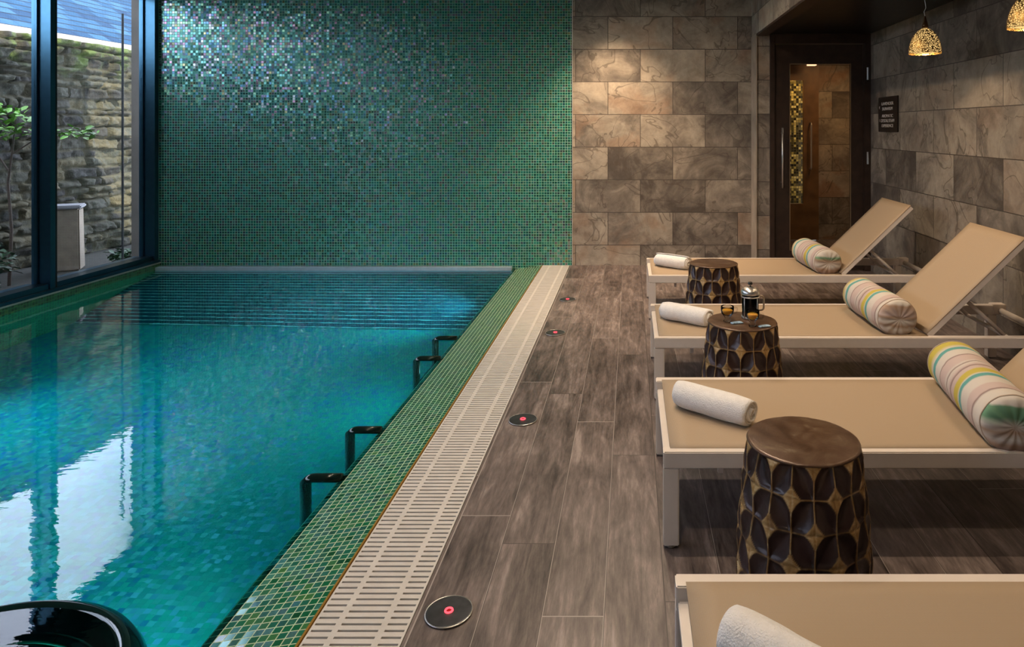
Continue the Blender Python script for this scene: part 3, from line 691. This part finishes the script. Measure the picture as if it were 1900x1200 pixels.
# ------------------------------------------------------------------ carved stools
def stool_mesh():
    NC, sub, z0, ch = 18, 20, 0.006, 0.080
    def rad(z):
        return 0.149 + 0.029*math.sin(PI*min(1, max(0, (1-z/0.45)*0.62)))
    vs, fs, cols = [], [], []
    NU, NV = NC*sub, 120
    for j in range(NV+1):
        for i in range(NU):
            z = z0 + (0.444-z0)*j/NV
            cu, cv = i/sub, (0.4445-z)/ch
            ci, cj = int(cu) % NC, int(cv)
            a, b = cu-int(cu), cv-cj
            if (ci+cj) % 2: a = 1-a
            RR = 1.16
            m_ = RR - max(math.hypot(a-1, b), math.hypot(a, b-1))
            lens = max(0.0, m_)/(RR-0.7071)
            e = min(a, 1-a, b, 1-b)
            r = rad(z)
            petal = max(0.0, min(1.0, (m_-0.004)/0.025)) * max(0.0, min(1.0, (e-0.006)/0.02))
            dep = -0.015*(1-(1-min(1, lens))**2)*max(0, min(1, e/0.10))**0.5 if petal > 0 else 0.0
            if e < 0.03: dep -= 0.002
            dep += 0.004*math.sin(PI*b) - 0.002
            ang = 2*PI*i/NU
            rr = r + dep
            vs.append((rr*math.cos(ang), rr*math.sin(ang), z)); cols.append((petal, 0, 0, 1))
    for j in range(NV):
        for i in range(NU):
            a = j*NU+i; b = j*NU+(i+1) % NU
            fs.append((a, b, b+NU, a+NU))
    # scalloped top
    prev = NV*NU
    for (k, zz) in ((1.0, 0.4435), (0.985, 0.4475), (0.94, 0.4495)):
        base = len(vs)
        for i in range(NU):
            ang = 2*PI*i/NU; sc = 1 + 0.012*abs(math.cos(ang*NC/4))
            rr = (rad(0.44)-0.002)*k*sc
            vs.append((rr*math.cos(ang), rr*math.sin(ang), zz)); cols.append((0, 1, 0, 1))
        for i in range(NU): fs.append((prev+i, prev+(i+1) % NU, base+(i+1) % NU, base+i))
        prev = base
    vs.append((0, 0, 0.450)); cols.append((0, 1, 0, 1)); c_ = len(vs)-1
    for i in range(NU): fs.append((prev+i, prev+(i+1) % NU, c_))
    base = len(vs)
    for i in range(NU):
        ang = 2*PI*i/NU; vs.append((0.150*math.cos(ang), 0.150*math.sin(ang), 0.0)); cols.append((0, 0, 0, 1))
    for i in range(NU): fs.append((base+i, base+(i+1) % NU, (i+1) % NU, i))
    fs.append(tuple(base+i for i in range(NU))[::-1])
    me = bpy.data.meshes.new('carved_stool'); me.from_pydata(vs, [], fs)
    at_ = me.color_attributes.new('carve', 'FLOAT_COLOR', 'POINT'); at_.data.foreach_set('color', np.array(cols, dtype=np.float32).ravel())
    for p in me.polygons: p.use_smooth = True
    return me
m, nt, out = newmat('carved_bronzed_wood')
at = nd(nt, 'ShaderNodeAttribute', {'attribute_name': 'carve'}); sp = nd(nt, 'ShaderNodeSeparateColor', Color=at.outputs[0])
t = nt.nodes.new('ShaderNodeTexCoord')
n1 = nd(nt, 'ShaderNodeTexNoise', Vector=t.outputs['Object'], Scale=22.0, Detail=7.0, Roughness=0.65, Distortion=1.0)
n2 = nd(nt, 'ShaderNodeTexNoise', Vector=t.outputs['Object'], Scale=9.0, Detail=5.0, Distortion=2.0)
star = ramp(nt, n1.outputs[0], [(0.3, (0.13, 0.06, 0.02)), (0.5, (0.36, 0.22, 0.08)), (0.7, (0.66, 0.50, 0.28))])
pet = ramp(nt, n2.outputs[0], [(0.3, (0.020, 0.010, 0.010)), (0.7, (0.045, 0.023, 0.020))])
top = ramp(nt, n2.outputs[0], [(0.32, (0.06, 0.030, 0.014)), (0.5, (0.095, 0.052, 0.03)), (0.62, (0.12, 0.075, 0.045)), (0.70, (0.20, 0.15, 0.10))])
cc = mix(nt, sp.outputs[0], star, pet); cc = mix(nt, sp.outputs[1], cc, top)
bb = nd(nt, 'ShaderNodeBump', Strength=0.35, Distance=0.004, Height=n1.outputs[0])
principled(nt, out, Base_Color=cc, Roughness=0.30, Metallic=0.2, Normal=bb.outputs[0])
me = stool_mesh()
st0 = link('carved_stool', me, m)
for i, (x, y, rz, lb_) in enumerate([(0.462, 1.848, 0.10, 'largest carved brown drum stool, beside the near rolled towel'), (0.483, 2.984, 0.32, 'carved brown drum stool carrying the coffee press and tea glasses'), (0.513, 4.267, 0.0, 'smallest carved brown drum stool, beside the farthest lounger')]):
    o = st0 if i == 0 else dup(st0)
    o.location = (x, y, 0); o.rotation_euler = (0, 0, rz)
    tag(o, lb_, 'stool', 'carved drum stools between the loungers')

# ------------------------------------------------------------------ bolsters
def bolster_mat(seed):
    m, nt, out = newmat('striped_bolster_%d' % seed)
    t = nt.nodes.new('ShaderNodeTexCoord'); s = nd(nt, 'ShaderNodeSeparateXYZ', Vector=t.outputs['Object'])
    n1 = nd(nt, 'ShaderNodeTexNoise', Vector=t.outputs['Object'], Scale=5.0, Detail=2.0)
    n2 = nd(nt, 'ShaderNodeTexNoise', Vector=t.outputs['Object'], Scale=40.0, Detail=3.0)
    y = mth(nt, 'ADD', s.outputs[1], mth(nt, 'ADD', mth(nt, 'MULTIPLY', mth(nt, 'SUBTRACT', n1.outputs[0], 0.5), 0.05), mth(nt, 'MULTIPLY', mth(nt, 'SUBTRACT', n2.outputs[0], 0.5), 0.004)))
    k = mth(nt, 'ADD', mth(nt, 'DIVIDE', y, 0.56), 0.5)
    cr, te, mv, pk, ye, tn = (0.54, 0.50, 0.45), (0.09, 0.30, 0.28), (0.20, 0.13, 0.12), (0.48, 0.38, 0.35), (0.46, 0.38, 0.06), (0.34, 0.23, 0.16)
    # pattern from the near end (0) to the far end (1)
    seq = [(0.0, cr), (0.10, cr), (0.12, mv), (0.135, pk), (0.20, pk), (0.215, cr), (0.30, cr), (0.315, te), (0.345, te), (0.355, cr), (0.375, ye), (0.43, ye), (0.445, pk),
           (0.48, pk), (0.49, mv), (0.51, pk), (0.55, cr), (0.56, mv), (0.575, cr), (0.60, pk), (0.69, pk), (0.70, mv), (0.715, cr), (0.80, cr), (0.81, te), (0.85, te), (0.86, cr), (0.92, ye), (1.0, ye)]
    c = ramp(nt, k, seq) if len(seq) <= 32 else None
    bb = nd(nt, 'ShaderNodeBump', Strength=0.25, Distance=0.002, Height=n2.outputs[0])
    principled(nt, out, Base_Color=c, Roughness=0.8, Normal=bb.outputs[0])
    # gathered end cloth: bands run across the round end
    m2, nt, out = newmat('bolster_end_%d' % seed)
    t = nt.nodes.new('ShaderNodeTexCoord'); s = nd(nt, 'ShaderNodeSeparateXYZ', Vector=t.outputs['Object'])
    n1 = nd(nt, 'ShaderNodeTexNoise', Vector=t.outputs['Object'], Scale=9.0, Detail=3.0)
    z = mth(nt, 'ADD', mth(nt, 'DIVIDE', mth(nt, 'ADD', s.outputs[2], mth(nt, 'MULTIPLY', mth(nt, 'SUBTRACT', n1.outputs[0], 0.5), 0.04)), 0.185), 0.0)
    gr_ = (0.12, 0.26, 0.15)
    seqs = [[(0.0, mv), (0.15, tn), (0.25, cr), (0.38, tn), (0.48, cr), (0.6, gr_), (0.78, gr_), (0.82, cr), (1, cr)],
            [(0.0, tn), (0.2, cr), (0.3, tn), (0.42, cr), (0.52, tn), (0.58, pk), (0.8, tn), (0.86, cr), (1, cr)],
            [(0.0, mv), (0.2, tn), (0.35, cr), (0.55, tn), (0.65, gr_), (0.72, cr), (1, cr)]]
    c = ramp(nt, z, seqs[seed % 3])
    principled(nt, out, Base_Color=c, Roughness=0.8)
    return m, m2
def bolster(x, y0_, y1_, x1_, seed, label):
    ca = Vector(((x+x1_)/2, (y0_+y1_)/2, 0)); L = math.hypot(x1_-x, y1_-y0_); R = 0.098; ez = 0.93
    t = thing('bolster_cushion', label, 'cushion', (ca.x, ca.y, 0.283), -math.atan2(x1_-x, y1_-y0_), 'striped bolsters on the loungers')
    m1, m2 = bolster_mat(seed); rng = random.Random(seed); ph = rng.random()*10
    N_, K = 56, 40
    def ring(s, r):
        out_ = []
        for i in range(N_):
            a = 2*PI*i/N_
            w = 1 + 0.035*mnoise.noise(Vector((math.cos(a)*1.5, math.sin(a)*1.5, s*9+ph))) + 0.012*mnoise.noise(Vector((math.cos(a)*5, math.sin(a)*5, s*30+ph)))
            zz = r*math.sin(a)*w*ez
            zz = max(zz, -R*ez*0.93)
            out_.append((r*math.cos(a)*w, s, zz + R*ez*0.93))
        return out_
    def body(bm, prof):
        prev = None
        for s, r in prof:
            cur = [bm.verts.new(p) for p in ring(s, r)]
            if prev:
                for i in range(N_): bm.faces.new((prev[i], cur[i], cur[(i+1) % N_], prev[(i+1) % N_]))
            prev = cur
        return prev
    h = L/2
    prof = [(-h+0.030, R*0.965)] + [(-h+0.030+(L-0.060)*k/K, R*(1.0 if 0 < k < K else 0.965)) for k in range(1, K)] + [(h-0.030, R*0.965)]
    bm = bmesh.new(); body(bm, prof); o = obj('cover', bm, m1, t, smooth=True)
    for sgn in (-1, 1):
        bm = bmesh.new()
        rs = [(0.965, 0.030), (0.95, 0.020), (0.88, 0.011), (0.74, 0.004), (0.5, 0.0), (0.25, 0.0), (0.06, 0.004)]
        prev = None
        for f, dd in rs:
            pts = ring(sgn*(h-dd), R*f); cur = []
            for i, p in enumerate(pts):
                pleat = 0.0035*math.sin(i*2*PI/N_*13+seed)*min(1, (1-f)*3)*(f)
                cur.append(bm.verts.new((p[0], p[1]+sgn*pleat*1.6, p[2] if f > 0.9 else (p[2]-R*ez*0.93)*1.0+R*ez*0.93)))
            if prev:
                for i in range(N_):
                    q = (prev[i], prev[(i+1) % N_], cur[(i+1) % N_], cur[i]); bm.faces.new(q if sgn > 0 else q[::-1])
            prev = cur
        bm.faces.new(prev if sgn > 0 else prev[::-1])
        e = obj('end_panel', bm, m2, t, smooth=True)
        pts = [Vector(p) for p in ring(sgn*(h-0.030), R*0.972)]
        obj('piping', tube(bmesh.new(), pts, 0.0028, 6, closed=True), simple('piping_cord_%d' % seed, (0.45, 0.36, 0.28), 0.7), e, smooth=True)
    return t
bolster(1.175, 2.10, 2.70, 1.255, 0, 'striped bolster on the third lounger, its green patched end at the right edge')
bolster(1.285, 3.29, 3.83, 1.262, 1, 'striped bolster on the lounger behind the tea glasses')
bolster(1.345, 4.67, 5.20, 1.300, 2, 'smallest striped bolster on the farthest lounger by the door')

# ------------------------------------------------------------------ rolled towels
M['towel'] = simple('white_terry_towel', (0.78, 0.76, 0.74), 0.95, var=0.05, scale=60, bump=1.0, bscale=260)
M['towel'].node_tree.nodes['Principled BSDF'].inputs['Sheen Weight'].default_value = 0.3
def towel(p0, p1, label, r=0.052, seed=0):
    p0, p1 = Vector(p0), Vector(p1); d = p1-p0; L = d.length
    t = thing('rolled_towel', label, 'towel', (p0.x, p0.y, 0.282), math.atan2(d.y, d.x), 'rolled towels on the loungers')
    bm = bmesh.new(); turns = 4.6; n = 150; K = 18; th = 0.0085
    outer, inner = [], []
    for j in range(K+1):
        u = j/K; ro, ri = [], []
        for i in range(n+1):
            s = i/n; a = s*turns*2*PI + seed
            rr = 0.010 + (r-0.010)*s
            endf = 1 - 0.10*(abs(u-0.5)*2)**8
            x = u*L + (0.006*math.sin(a*0.7+seed) - 0.006*s)*(1 if u > 0.5 else -1)*(abs(u-0.5)*2)**6
            w = 1 + 0.05*mnoise.noise(Vector((math.cos(a)*1.2, math.sin(a)*1.2, x*10+seed))) + 0.02*mnoise.noise(Vector((math.cos(a)*4, math.sin(a)*4, x*26+seed)))
            for lst, q in ((ro, rr), (ri, rr-th*(0.9 if 0 < i < n else 0.3))):
                yy, zz = q*math.cos(a)*w*endf, q*math.sin(a)*w*endf*0.94
                zz = max(zz, -r*0.90)
                lst.append(bm.verts.new((x, yy, zz + r*0.90)))
        outer.append(ro); inner.append(ri)
    for j in range(K):
        for i in range(n):
            bm.faces.new((outer[j][i], outer[j+1][i], outer[j+1][i+1], outer[j][i+1]))
            bm.faces.new((inner[j][i], inner[j][i+1], inner[j+1][i+1], inner[j+1][i]))
        bm.faces.new((outer[j][n], outer[j+1][n], inner[j+1][n], inner[j][n])); bm.faces.new((outer[j][0], inner[j][0], inner[j+1][0], outer[j+1][0]))
    for i in range(n):
        bm.faces.new((outer[0][i], outer[0][i+1], inner[0][i+1], inner[0][i])); bm.faces.new((outer[K][i], inner[K][i], inner[K][i+1], outer[K][i+1]))
    bmesh.ops.recalc_face_normals(bm, faces=bm.faces[:])
    me = bpy.data.meshes.new('rolled_towel'); bm.to_mesh(me); bm.free()
    for p in me.polygons: p.use_smooth = True
    me.materials.append(M['towel'])
    o = bpy.data.objects.new('rolled_towel', me)
    rzv, loc, lb_, gp = t.rotation_euler.copy(), t.location.copy(), t['label'], t['group']
    bpy.data.objects.remove(t); C.objects.link(o); o.location = loc; o.rotation_euler = rzv
    return tag(o, lb_, 'towel', gp)
towel((0.19, 1.31, 0), (0.42, 1.10, 0), 'rolled white towel on the nearest lounger, at the bottom edge', seed=1, r=0.054)
towel((0.172, 2.49, 0), (0.405, 2.30, 0), 'rolled white towel beside the largest carved stool', seed=2, r=0.053)
towel((0.165, 3.63, 0), (0.40, 3.46, 0), 'rolled white towel behind the stool with the tea glasses', seed=3.3, r=0.052)
towel((0.185, 5.02, 0), (0.41, 4.86, 0), 'rolled white towel on the farthest lounger', seed=4.1, r=0.052)

# ------------------------------------------------------------------ coffee press, glasses, packets
def glassm(name, tint=(1, 1, 1)):
    m, nt, out = newmat(name)
    t = nd(nt, 'ShaderNodeBsdfTransparent', Color=c4(tint)); gl = nd(nt, 'ShaderNodeBsdfGlossy', Roughness=0.02)
    lw = nd(nt, 'ShaderNodeLayerWeight', Blend=0.15)
    mx = nd(nt, 'ShaderNodeMixShader', _0=lw.outputs[0], _1=t.outputs[0], _2=gl.outputs[0]); nt.links.new(mx.outputs[0], out.inputs[0]); return m
GL = glassm('clear_glass', (0.93, 0.93, 0.92))
ZT = 0.4505
fp = thing('coffee_press', 'glass coffee press with steel frame and lid on the middle stool', 'coffee press', (0.524, 3.02, ZT), 0.3)
obj('glass_beaker', lathe(bmesh.new(), [(0.034, 0.006), (0.036, 0.010), (0.036, 0.108), (0.0345, 0.108), (0.0345, 0.012), (0.001, 0.010)], 28, cap=False), GL, fp, smooth=True)
obj('coffee', lathe(bmesh.new(), [(0.033, 0.0125), (0.034, 0.014), (0.034, 0.078)], 28), simple('coffee', (0.03, 0.010, 0.004), 0.1), fp, smooth=True)
bm = bmesh.new()
lathe(bm, [(0.037, 0.0), (0.039, 0.003), (0.039, 0.012), (0.037, 0.012)], 28)
tube(bm, [(0.0385*math.cos(2*PI*i/28), 0.0385*math.sin(2*PI*i/28), 0.095) for i in range(28)], 0.003, 6, closed=True)
for k_ in range(4):
    a = k_*PI/2+0.4; tube(bm, [(0.039*math.cos(a), 0.039*math.sin(a), 0.004), (0.039*math.cos(a), 0.039*math.sin(a), 0.096)], 0.0022, 6)
obj('steel_frame', bm, M['steel'], fp, smooth=True)
ld = obj('lid', lathe(bmesh.new(), [(0.040, 0.104), (0.041, 0.108), (0.040, 0.118), (0.034, 0.128), (0.020, 0.135), (0.006, 0.137)], 28), M['steel'], fp, smooth=True)
obj('plunger_knob', lathe(bmesh.new(), [(0.003, 0.137), (0.003, 0.143), (0.009, 0.146), (0.011, 0.151), (0.008, 0.157), (0.002, 0.159)], 16), simple('black_knob', (0.01, 0.01, 0.01), 0.2), ld, smooth=True)
obj('handle', tube(bmesh.new(), fillet([(0.039, 0, 0.092), (0.066, 0, 0.092), (0.066, 0, 0.030), (0.039, 0, 0.030)], 0.015), 0.0042, 8), GL if False else simple('handle_steel', (0.45, 0.38, 0.3), 0.25, 0.6), fp, smooth=True)
m_tea = simple('amber_tea', (0.95, 0.45, 0.04), 0.05, var=0.2); m_tea.node_tree.nodes['Principled BSDF'].inputs['Transmission Weight'].default_value = 0.35
def cup(x, y, rz, label):
    t = thing('tea_glass', label, 'glass', (x, y, ZT), rz, 'tea glasses on the middle stool')
    obj('glass_bowl', lathe(bmesh.new(), [(0.001, 0.001), (0.016, 0.001), (0.017, 0.004), (0.010, 0.013), (0.014, 0.022), (0.026, 0.036), (0.0285, 0.052), (0.028, 0.066), (0.0265, 0.066), (0.027, 0.052), (0.0245, 0.038), (0.012, 0.025), (0.001, 0.022)], 26, cap=False), GL, t, smooth=True)
    obj('tea', lathe(bmesh.new(), [(0.004, 0.0245), (0.0135, 0.028), (0.024, 0.039), (0.0262, 0.052)], 26), m_tea, t, smooth=True)
    obj('handle', tube(bmesh.new(), fillet([(0.027, 0, 0.058), (0.046, 0, 0.056), (0.042, 0, 0.034), (0.024, 0, 0.034)], 0.009), 0.0028, 8), GL, t, smooth=True)
cup(0.416, 2.965, 0.2, 'amber tea glass left of the coffee press'); cup(0.512, 2.895, -0.3, 'amber tea glass in front of the coffee press')
def packet(x, y, rz, label):
    def f(u, v):
        p = (1-abs(2*u-1)**4)*(1-abs(2*v-1)**2); return ((u-0.5)*0.052, (v-0.5)*0.020, 0.004+0.005*p), (0, 0, 1)
    bm = sheet(f, 14, 8, 0.004)
    for v_ in bm.verts: v_.co.z = max(v_.co.z, 0.0003)
    o = obj('sweet_packet', bm, simple('pale_blue_wrapper', (0.30, 0.45, 0.60), 0.3, 0.1, var=0.5, scale=90), smooth=True)
    o.location = (x, y, ZT); o.rotation_euler = (0, 0, rz); tag(o, label, 'packet', 'wrapped packets on the middle stool')
packet(0.452, 2.935, 0.25, 'small pale blue packet beside the left tea glass'); packet(0.560, 2.885, 0.3, 'small pale blue packet right of the front tea glass')

# ------------------------------------------------------------------ deck lights
def decklight(x, y, label):
    t = thing('deck_light', label, 'floor light', (x, y, 0), group='round lights set in the deck')
    pl = obj('steel_disc', lathe(bmesh.new(), [(0.060, 0), (0.061, 0.002), (0.060, 0.005), (0.057, 0.006)], 40), simple('dark_steel_disc', (0.05, 0.052, 0.058), 0.4, 0.6, var=0.3, scale=30), t)
    obj('rim', tube(bmesh.new(), [(0.0605*math.cos(2*PI*i/40), 0.0605*math.sin(2*PI*i/40), 0.0035) for i in range(40)], 0.0022, 6, closed=True), M['steel'], t, smooth=True)
    obj('glowing_ring', tube(bmesh.new(), [(0.0095*math.cos(2*PI*i/20), 0.0095*math.sin(2*PI*i/20), 0.0068) for i in range(20)], 0.0028, 6, closed=True), emis('red_glow', (1.0, 0.06, 0.08), 3.0), pl)
    obj('lens', lathe(bmesh.new(), [(0.0055, 0.006), (0.005, 0.008), (0.002, 0.009)], 14), emis('red_lens', (0.6, 0.02, 0.02), 0.7), pl)
    return t
d0 = decklight(-0.480, 1.823, 'nearest round deck light with red glowing centre')
for x, y, lb_ in ((-0.472, 3.025, 'second nearest round deck light with red centre'), (-0.470, 4.31, 'round deck light with red centre, third from the camera'), (-0.470, 5.15, 'farthest round deck light with red centre')):
    o = dup(d0); o.location = (x, y, 0); o['label'] = lb_

# ------------------------------------------------------------------ pool ladders
def ladder(y0_, y1_, label):
    t = thing('pool_ladder', label, 'ladder', (XE, (y0_+y1_)/2, ZW))
    for yy in (y0_, y1_):
        q = yy-(y0_+y1_)/2
        obj('handrail', tube(bmesh.new(), fillet([(0.010, q, -0.002), (-0.125, q, -0.002), (-0.125, q, -0.80)], 0.035, 8), 0.021, 14), M['black'], t, smooth=True)
    for zz in (-0.46, -0.68):
        obj('rung', tube(bmesh.new(), [(-0.125, y0_-(y0_+y1_)/2, zz), (-0.125, y1_-(y0_+y1_)/2, zz)], 0.016, 10), M['black'], t, smooth=True)
    for yy in (y0_, y1_):
        q = yy-(y0_+y1_)/2
        obj('wall_bracket', tube(bmesh.new(), [(-0.125, q, -0.74), (-0.001, q, -0.74)], 0.014, 8), M['black'], t)
ladder(2.59, 3.00, 'nearer dark glossy pool ladder at the green coping')
ladder(3.93, 4.31, 'farther dark glossy pool ladder at the green coping')

# ------------------------------------------------------------------ round spa basin in the pool corner
sb = thing('spa_basin', 'round dark glossy basin rim rising from the pool at lower left', 'basin', (-1.60, 1.52, 0))
RB = 0.44
bm = bmesh.new(); pr = [(RB-0.11, -0.60), (RB-0.10, -0.10), (RB-0.085, -0.055), (RB-0.065, -0.034), (RB-0.052, -0.027), (RB-0.038, -0.033), (RB-0.018, -0.060), (RB, -0.12), (RB, -0.95), (RB-0.11, -0.95), (RB-0.11, -0.60)]
lathe(bm, pr, 96, cap=False); bmesh.ops.recalc_face_normals(bm, faces=bm.faces[:])
obj('rim', bm, M['black'], sb, smooth=True)
obj('floor', lathe(bmesh.new(), [(RB-0.108, -0.40), (RB-0.108, -0.32)], 64), simple('basin_dark_green', (0.004, 0.03, 0.012), 0.25), sb)
bm = tube(bmesh.new(), [((RB-0.122)*math.cos(2*PI*i/80), (RB-0.122)*math.sin(2*PI*i/80), -0.15) for i in range(80)], 0.009, 8, closed=True)
obj('step_ring', bm, simple('dark_green_ring', (0.02, 0.12, 0.06), 0.2, 0.5), sb, smooth=True)

# ------------------------------------------------------------------ unseen underwater lights added to both pool sides to brighten the floor
pl0 = thing('added_pool_light', '', 'added pool light', (XE-0.001, 0, -0.45))
obj('housing', lathe(bmesh.new(), [(0.09, 0), (0.09, 0.012), (0.07, 0.018)], 28, M=Matrix.Rotation(-PI/2, 4, 'Y')), M['steel'], pl0)
obj('lens', lathe(bmesh.new(), [(0.068, 0.018), (0.05, 0.024), (0.01, 0.026)], 28, M=Matrix.Rotation(-PI/2, 4, 'Y')), emis('added_pool_lens', (0.75, 1.0, 1.0), 6), pl0)
for i, (side, yy, en, cc_, cone, yaw, lb_) in enumerate((
        (1, 2.2, 45, (0.35, 0.9, 0.85), 130, 0, 'added unseen round underwater lamp below the coping left of the nearer ladder'),
        (1, 4.1, 45, (0.35, 0.9, 0.85), 130, 0, 'added unseen round underwater lamp below the coping beside the farther ladder'),
        (1, 5.6, 80, (0.5, 0.85, 1.0), 110, 0, 'added unseen round underwater lamp below the coping near the slatted ramp'),
        (-1, 3.3, 260, (0.20, 0.68, 1.0), 85, 24, 'added unseen round underwater lamp under the window sill, the farther one'),
        (-1, 1.3, 170, (0.18, 0.60, 1.0), 90, 0, 'added unseen round underwater lamp under the window sill, the nearer one'))):
    o = pl0 if i == 0 else dup(pl0)
    o.location = (XE-0.001 if side > 0 else XL+0.001, yy, -0.45); o.rotation_euler = (0, 0, 0 if side > 0 else PI)
    tag(o, lb_, 'added pool light', 'added underwater lamps')
    lamp('added_pool_lamp', 'SPOT', (XE-0.04 if side > 0 else XL+0.04, yy, -0.45), en, cc_, rot=(0, math.radians(78 if side > 0 else -84), math.radians(yaw)), spot_size=math.radians(cone), spot_blend=1.0, shadow_soft_size=0.06)

# ------------------------------------------------------------------ pendants
def shade_mat():
    m, nt, out = newmat('pierced_brass_shade')
    t = nt.nodes.new('ShaderNodeTexCoord')
    v = nd(nt, 'ShaderNodeTexVoronoi', {'feature': 'DISTANCE_TO_EDGE'}, Vector=t.outputs['Object'], Scale=105.0)
    s = nd(nt, 'ShaderNodeSeparateXYZ', Vector=t.outputs['Object'])
    hole = mth(nt, 'GREATER_THAN', v.outputs[0], 0.16)
    mt = nd(nt, 'ShaderNodeBsdfPrincipled', Base_Color=(0.34, 0.20, 0.06, 1), Metallic=0.9, Roughness=0.35)
    tr = nd(nt, 'ShaderNodeBsdfTransparent')
    mx = nd(nt, 'ShaderNodeMixShader', _0=hole, _1=mt.outputs[0], _2=tr.outputs[0]); nt.links.new(mx.outputs[0], out.inputs[0]); return m
SHM = shade_mat()
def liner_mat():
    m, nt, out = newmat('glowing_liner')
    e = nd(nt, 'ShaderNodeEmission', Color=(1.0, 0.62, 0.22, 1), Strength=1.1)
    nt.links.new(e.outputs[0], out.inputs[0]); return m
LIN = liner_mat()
prof = [(0.091, 0.0), (0.092, 0.012), (0.090, 0.035), (0.084, 0.065), (0.073, 0.095), (0.056, 0.122), (0.036, 0.142), (0.020, 0.152), (0.016, 0.156)]
def pendant():
    t = thing('pendant_lamp', '', 'pendant lamp')
    sh = obj('shade', lathe(bmesh.new(), prof, 48, cap=False), SHM, t, smooth=True)
    obj('liner', lathe(bmesh.new(), [(r-0.003, z) for r, z in prof[1:]], 48, cap=False), LIN, sh, smooth=True)
    obj('socket', lathe(bmesh.new(), [(0.018, 0.152), (0.018, 0.172), (0.012, 0.190), (0.006, 0.215), (0.004, 0.225)], 16), simple('bronze_socket', (0.12, 0.06, 0.025), 0.4, 0.7), t, smooth=True)
    obj('bulb', lathe(bmesh.new(), [(0.003, 0.060), (0.014, 0.066), (0.018, 0.080), (0.014, 0.100), (0.010, 0.125), (0.010, 0.150)], 16), emis('bulb_glow', (1.0, 0.72, 0.40), 10), t, smooth=True)
    obj('cord', tube(bmesh.new(), [(0.0, 0, 0.222), (-0.006, 0, 0.25), (0.006, 0, 0.275), (0.002, 0, 0.30), (-0.005, 0, 0.34), (0, 0, 0.40)], 0.0022, 6), M['steel'], t, smooth=True)
    obj('ceiling_rose', lathe(bmesh.new(), [(0.03, 0.392), (0.03, 0.404), (0.01, 0.41)], 20), M['anod_in'], t)
    return t
pn = pendant()
for i, (x, y, lb_) in enumerate(((1.75, 4.10, 'pierced brass pendant lamp hanging near the door'), (1.765, 3.05, 'pierced brass pendant lamp cut off by the top right corner'))):
    o = pn if i == 0 else dup(pn)
    o.location = (x, y, 1.722); tag(o, lb_, 'pendant lamp', 'pierced pendant lamps')
    lamp('pendant_bulb', 'POINT', (x, y, 1.722+0.055), 7.5, WARM, shadow_soft_size=0.012)

# ------------------------------------------------------------------ recessed downlights
def downlight(x, y, z, en, label, size=62, col=WARM2, tilt=(0, 0, 0)):
    t = thing('recessed_downlight', label, 'downlight', (x, y, z), group='recessed downlights')
    obj('bezel', lathe(bmesh.new(), [(0.030, -0.001), (0.045, -0.004), (0.045, 0.0)], 24, cap=False), M['steel'], t)
    obj('lens', lathe(bmesh.new(), [(0.001, -0.0015), (0.032, -0.0015)], 24, cap=False), M['lamp_on'], t)
    lamp('downlight_lamp', 'SPOT', (x, y, z-0.012), en, col, rot=tilt, spot_size=math.radians(size), spot_blend=0.7, shadow_soft_size=0.03)
downlight(-0.15, 5.9, ZC, 260, 'recessed downlight close above the slate back wall', 85, WARM)
for y, w_ in ((4.9, 'second from the slate back wall'), (3.6, 'third from the slate back wall'), (2.4, 'over the middle of the walkway'), (1.0, 'nearest the camera')):
    downlight(-0.1, y, ZC, 55 if y < 2 else 100, 'recessed downlight above the plank walkway, '+w_, 160)
for y, e_, w_ in ((4.40, 19, 'farthest'), (3.5, 19, 'third'), (2.35, 16, 'second'), (1.15, 6, 'nearest')):
    downlight(1.45, y, ZD, e_, 'recessed downlight in the dark ceiling above the %s lounger' % w_, 98, WARM)
